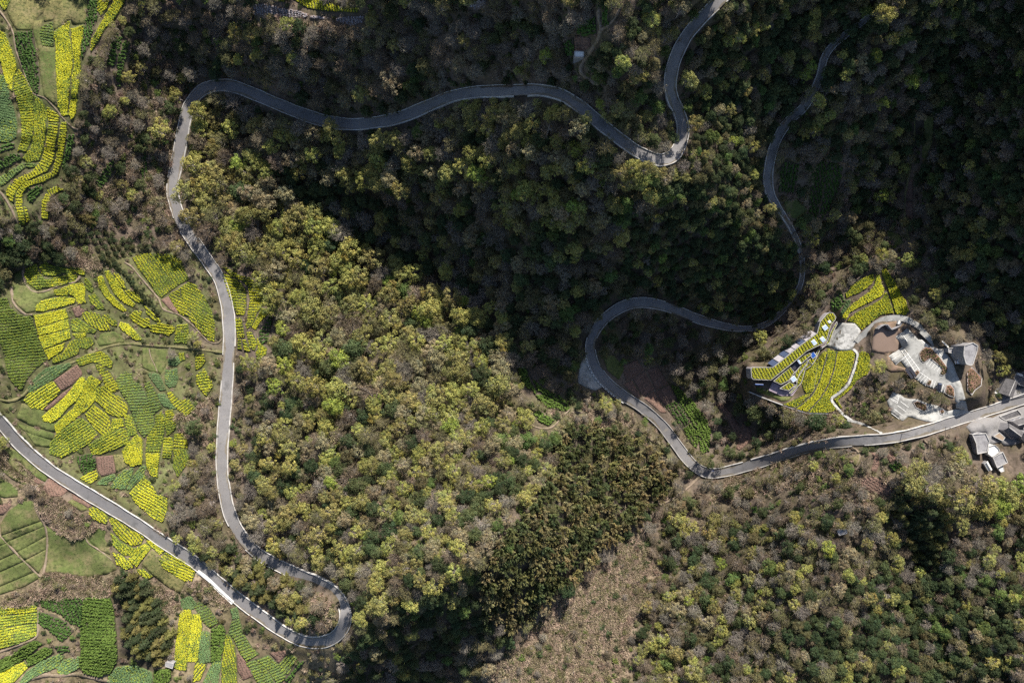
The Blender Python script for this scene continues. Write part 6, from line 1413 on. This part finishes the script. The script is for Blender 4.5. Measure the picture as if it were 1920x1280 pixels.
# the woods go on beyond the frame on every side
rt = [(np.array(road_c[k][0])[::6], 16) for k in ('A', 'C')]; n_ = 0
while n_ < 5600:
    px, py = R.uniform(-430, 2350), R.uniform(-400, 1680)
    if -48 < px < 1968 and -48 < py < 1328: continue
    n_ += 1
    if any(np.min(np.hypot(c[:, 0] - px, c[:, 1] - py)) < d for c, d in rt): continue
    r = R.uniform(9, 17)
    if not ok(px, py, r, .5): continue
    put(pick(dict(evergreen=.42, bare=.3, budding=.2, shrub=.08)), px, py, r, 0)
groups = {}
for p in placed: groups.setdefault(p[0], []).append(p)
lab_items = []
def mass(name, kd, recs, label):
    """one object: plants past the ones that stand as objects of their own, set out on a cloud of points"""
    if not recs: return
    coll = bpy.data.collections.new(name + '_kinds'); n = 0; where = {}
    for v, (row, trunk) in enumerate(PROTO[kd]):
        for t, me in enumerate(row):
            if trunk is not None:
                a = bmesh.new(); a.from_mesh(me); a.from_mesh(trunk); jm = bpy.data.meshes.new(kd + '_plant'); nf = len(me.polygons); a.to_mesh(jm); a.free()
                jm.materials.append(me.materials[0]); jm.materials.append(trunk.materials[0]); mi = np.zeros(len(jm.polygons), np.int32); mi[nf:] = 1; jm.polygons.foreach_set('material_index', mi)
            else: jm = me
            o = bpy.data.objects.new('%s_kind_%03d' % (kd, n), jm); coll.objects.link(o); where[(v, t)] = n; n += 1
    P = np.array([r[:3] for r in recs], np.float32); me = bpy.data.meshes.new(name); me.vertices.add(len(P)); me.vertices.foreach_set('co', P.ravel())
    for nm, ty, k in (('rot', 'FLOAT_VECTOR', 'vector'), ('scl', 'FLOAT_VECTOR', 'vector')):
        a = me.attributes.new(nm, ty, 'POINT'); a.data.foreach_set(k, np.array([r[3] if nm == 'rot' else r[4] for r in recs], np.float32).ravel())
    a = me.attributes.new('which', 'INT', 'POINT'); a.data.foreach_set('value', np.array([where[r[5]] for r in recs], np.int32))
    o = link(name, me); tag(o, label, OBJ[kd][1] + 's' if kd in OBJ else 'dry grass', kind='stuff')
    ng = bpy.data.node_groups.new(name, 'GeometryNodeTree'); ng.interface.new_socket('Geometry', in_out='INPUT', socket_type='NodeSocketGeometry'); ng.interface.new_socket('Geometry', in_out='OUTPUT', socket_type='NodeSocketGeometry')
    N = ng.nodes; Lk = ng.links; gi = N.new('NodeGroupInput'); go = N.new('NodeGroupOutput'); ip = N.new('GeometryNodeInstanceOnPoints'); ci = N.new('GeometryNodeCollectionInfo')
    ci.inputs['Collection'].default_value = coll; ci.inputs['Separate Children'].default_value = True; ci.inputs['Reset Children'].default_value = True
    m2p = N.new('GeometryNodeMeshToPoints'); Lk.new(gi.outputs[0], m2p.inputs[0]); Lk.new(m2p.outputs[0], ip.inputs['Points']); Lk.new(ci.outputs[0], ip.inputs['Instance']); ip.inputs['Pick Instance'].default_value = True
    for nm, ty, sk in (('which', 'INT', 'Instance Index'), ('rot', 'FLOAT_VECTOR', 'Rotation'), ('scl', 'FLOAT_VECTOR', 'Scale')):
        q = N.new('GeometryNodeInputNamedAttribute'); q.data_type = ty; q.inputs['Name'].default_value = nm; Lk.new(next(s for s in q.outputs if s.enabled), ip.inputs[sk])
    Lk.new(ip.outputs[0], go.inputs[0]); md = o.modifiers.new('plants', 'NODES'); md.node_group = ng
LIMIT = dict(budding=290, evergreen=290, bare=290, bamboo=200, conifer=120, shrub=200, round=150)
MASSLAB = dict(budding='smaller budding trees filling the woods between the large ones', evergreen='smaller evergreen trees filling the woods between the large ones', bare='smaller leafless trees filling the woods between the large ones', bamboo='smaller bamboo stems filling the bamboo grove', conifer='smaller conifers', shrub='low bushes and undergrowth filling the scrub', round='small round trees')
for kd, L in groups.items():
    inview = [p for p in L if -5 < p[1] < 1925 and -5 < p[2] < 1285]; out = [p for p in L if p not in set(inview)]
    inview.sort(key=lambda p: -p[3]); rest = []
    for q, (_, px, py, r, zi) in enumerate(inview + out):
        hscale = r * K / PROTO_R; zt = 1.0
        x, y, z = stand(px, py, TOPZ[kd] * hscale); s = r * K * (1 - z / HC) / (PROTO_R * .94) * R.uniform(.93, 1.07)
        v = R.randrange(len(PROTO[kd])); t = tint(kd)
        if zi == -2 and kd == 'evergreen': t = R.randrange(2)
        if zi == -3: t = R.choice((0, 0, 1, 2))
        if kd == 'bamboo':   # browner towards the lower edge of the grove
            t = 0 if R.random() < .25 + .5 * ((px - 900) / 360 + (py - 800) / 400 - .6) else R.choice((1, 2, 2))
        rz = R.uniform(0, 6.283); rot = (R.uniform(-.08, .08), R.uniform(-.08, .08), rz); sc = (s * R.uniform(.9, 1.1), s * R.uniform(.9, 1.1), s * R.uniform(.85, 1.2) * (R.uniform(1, 1.35) if kd == 'budding' else R.uniform(1.3, 1.6) if kd == 'bamboo' else 1))
        if q < LIMIT[kd] and q < len(inview):
            e = empty(OBJ[kd][0], (x, y, z)); e.rotation_euler = rot; e.scale = sc
            link('crown', PROTO[kd][v][0][t], e); link('trunk', PROTO[kd][v][1], e)
            place = ZONES[zi][0] if zi >= 0 else 'in rows on the dry grass slope' if zi == -3 else ('in the bushy block' if kd == 'round' and py < 495 and px < 240 + 0 else 'in the single file' if kd == 'round' else 'standing alone near ' + (['top', 'middle', 'bottom'][min(2, int(py / 427))]) + (' left' if px < 640 else ' centre' if px < 1280 else ' right'))
            sz = 'big ' if r > 15 else 'small ' if r < 9.5 else ''
            base = f'{sz}{TINT[kd][t][0]} {OBJ[kd][2]}'
            tag(e, None, OBJ[kd][1], f'{OBJ[kd][0].replace("_", " ")}s {place}')
            lab_items.append((e, base, base + 's', place, (px, py)))
        else: rest.append((x, y, z, rot, sc, (v, t)))
    mass({'budding': 'budding_woodland', 'evergreen': 'evergreen_woodland', 'bare': 'leafless_woodland', 'bamboo': 'bamboo_thicket', 'conifer': 'conifer_wood', 'shrub': 'undergrowth', 'round': 'round_bushes'}[kd], kd, rest, MASSLAB[kd])
rank_labels(lab_items)
# dry grass
recs = []
for poly, n in TUFTS:
    P = np.array(poly); x0, y0 = P.min(0); x1, y1 = P.max(0); m = int(poly_area(poly) * n / 62); X = rng.uniform(x0, x1, m * 3); Y = rng.uniform(y0, y1, m * 3); k = np.where(inside(poly, X, Y))[0][:m]
    for i in k:
        if free(X[i], Y[i]): continue
        if math.sin(X[i] * .13 + 1.7 * math.sin(Y[i] * .07)) * math.sin(Y[i] * .17 + X[i] * .05 + 1.3 * math.sin(X[i] * .06)) < R.uniform(-.9, .35): continue
        z = float(zg(X[i], Y[i])); x, y = xy(X[i], Y[i], z); s = R.uniform(.7, 1.45); recs.append((float(x), float(y), z, (0, 0, R.uniform(0, 6.28)), (s, s, s * R.uniform(.8, 1.2)), (R.randrange(4), tint('tuft'))))
for _ in range(9000):
    px, py = R.uniform(-40, 1960), R.uniform(-40, 1320); zi = int(zone_id[int((py + 60) / 2), int((px + 60) / 2)])
    if ZONES[zi][4] in (DARKG,) or free(px, py): continue
    z = float(zg(px, py)); x, y = xy(px, py, z); s = R.uniform(.5, 1.1); recs.append((float(x), float(y), z, (0, 0, R.uniform(0, 6.28)), (s, s, s), (R.randrange(4), tint('tuft'))))
mass('dry_grass', 'tuft', recs, 'tufts of tall pinkish dry grass over the open slopes')
print('objects', len(bpy.data.objects), 'dry grass', len(recs))
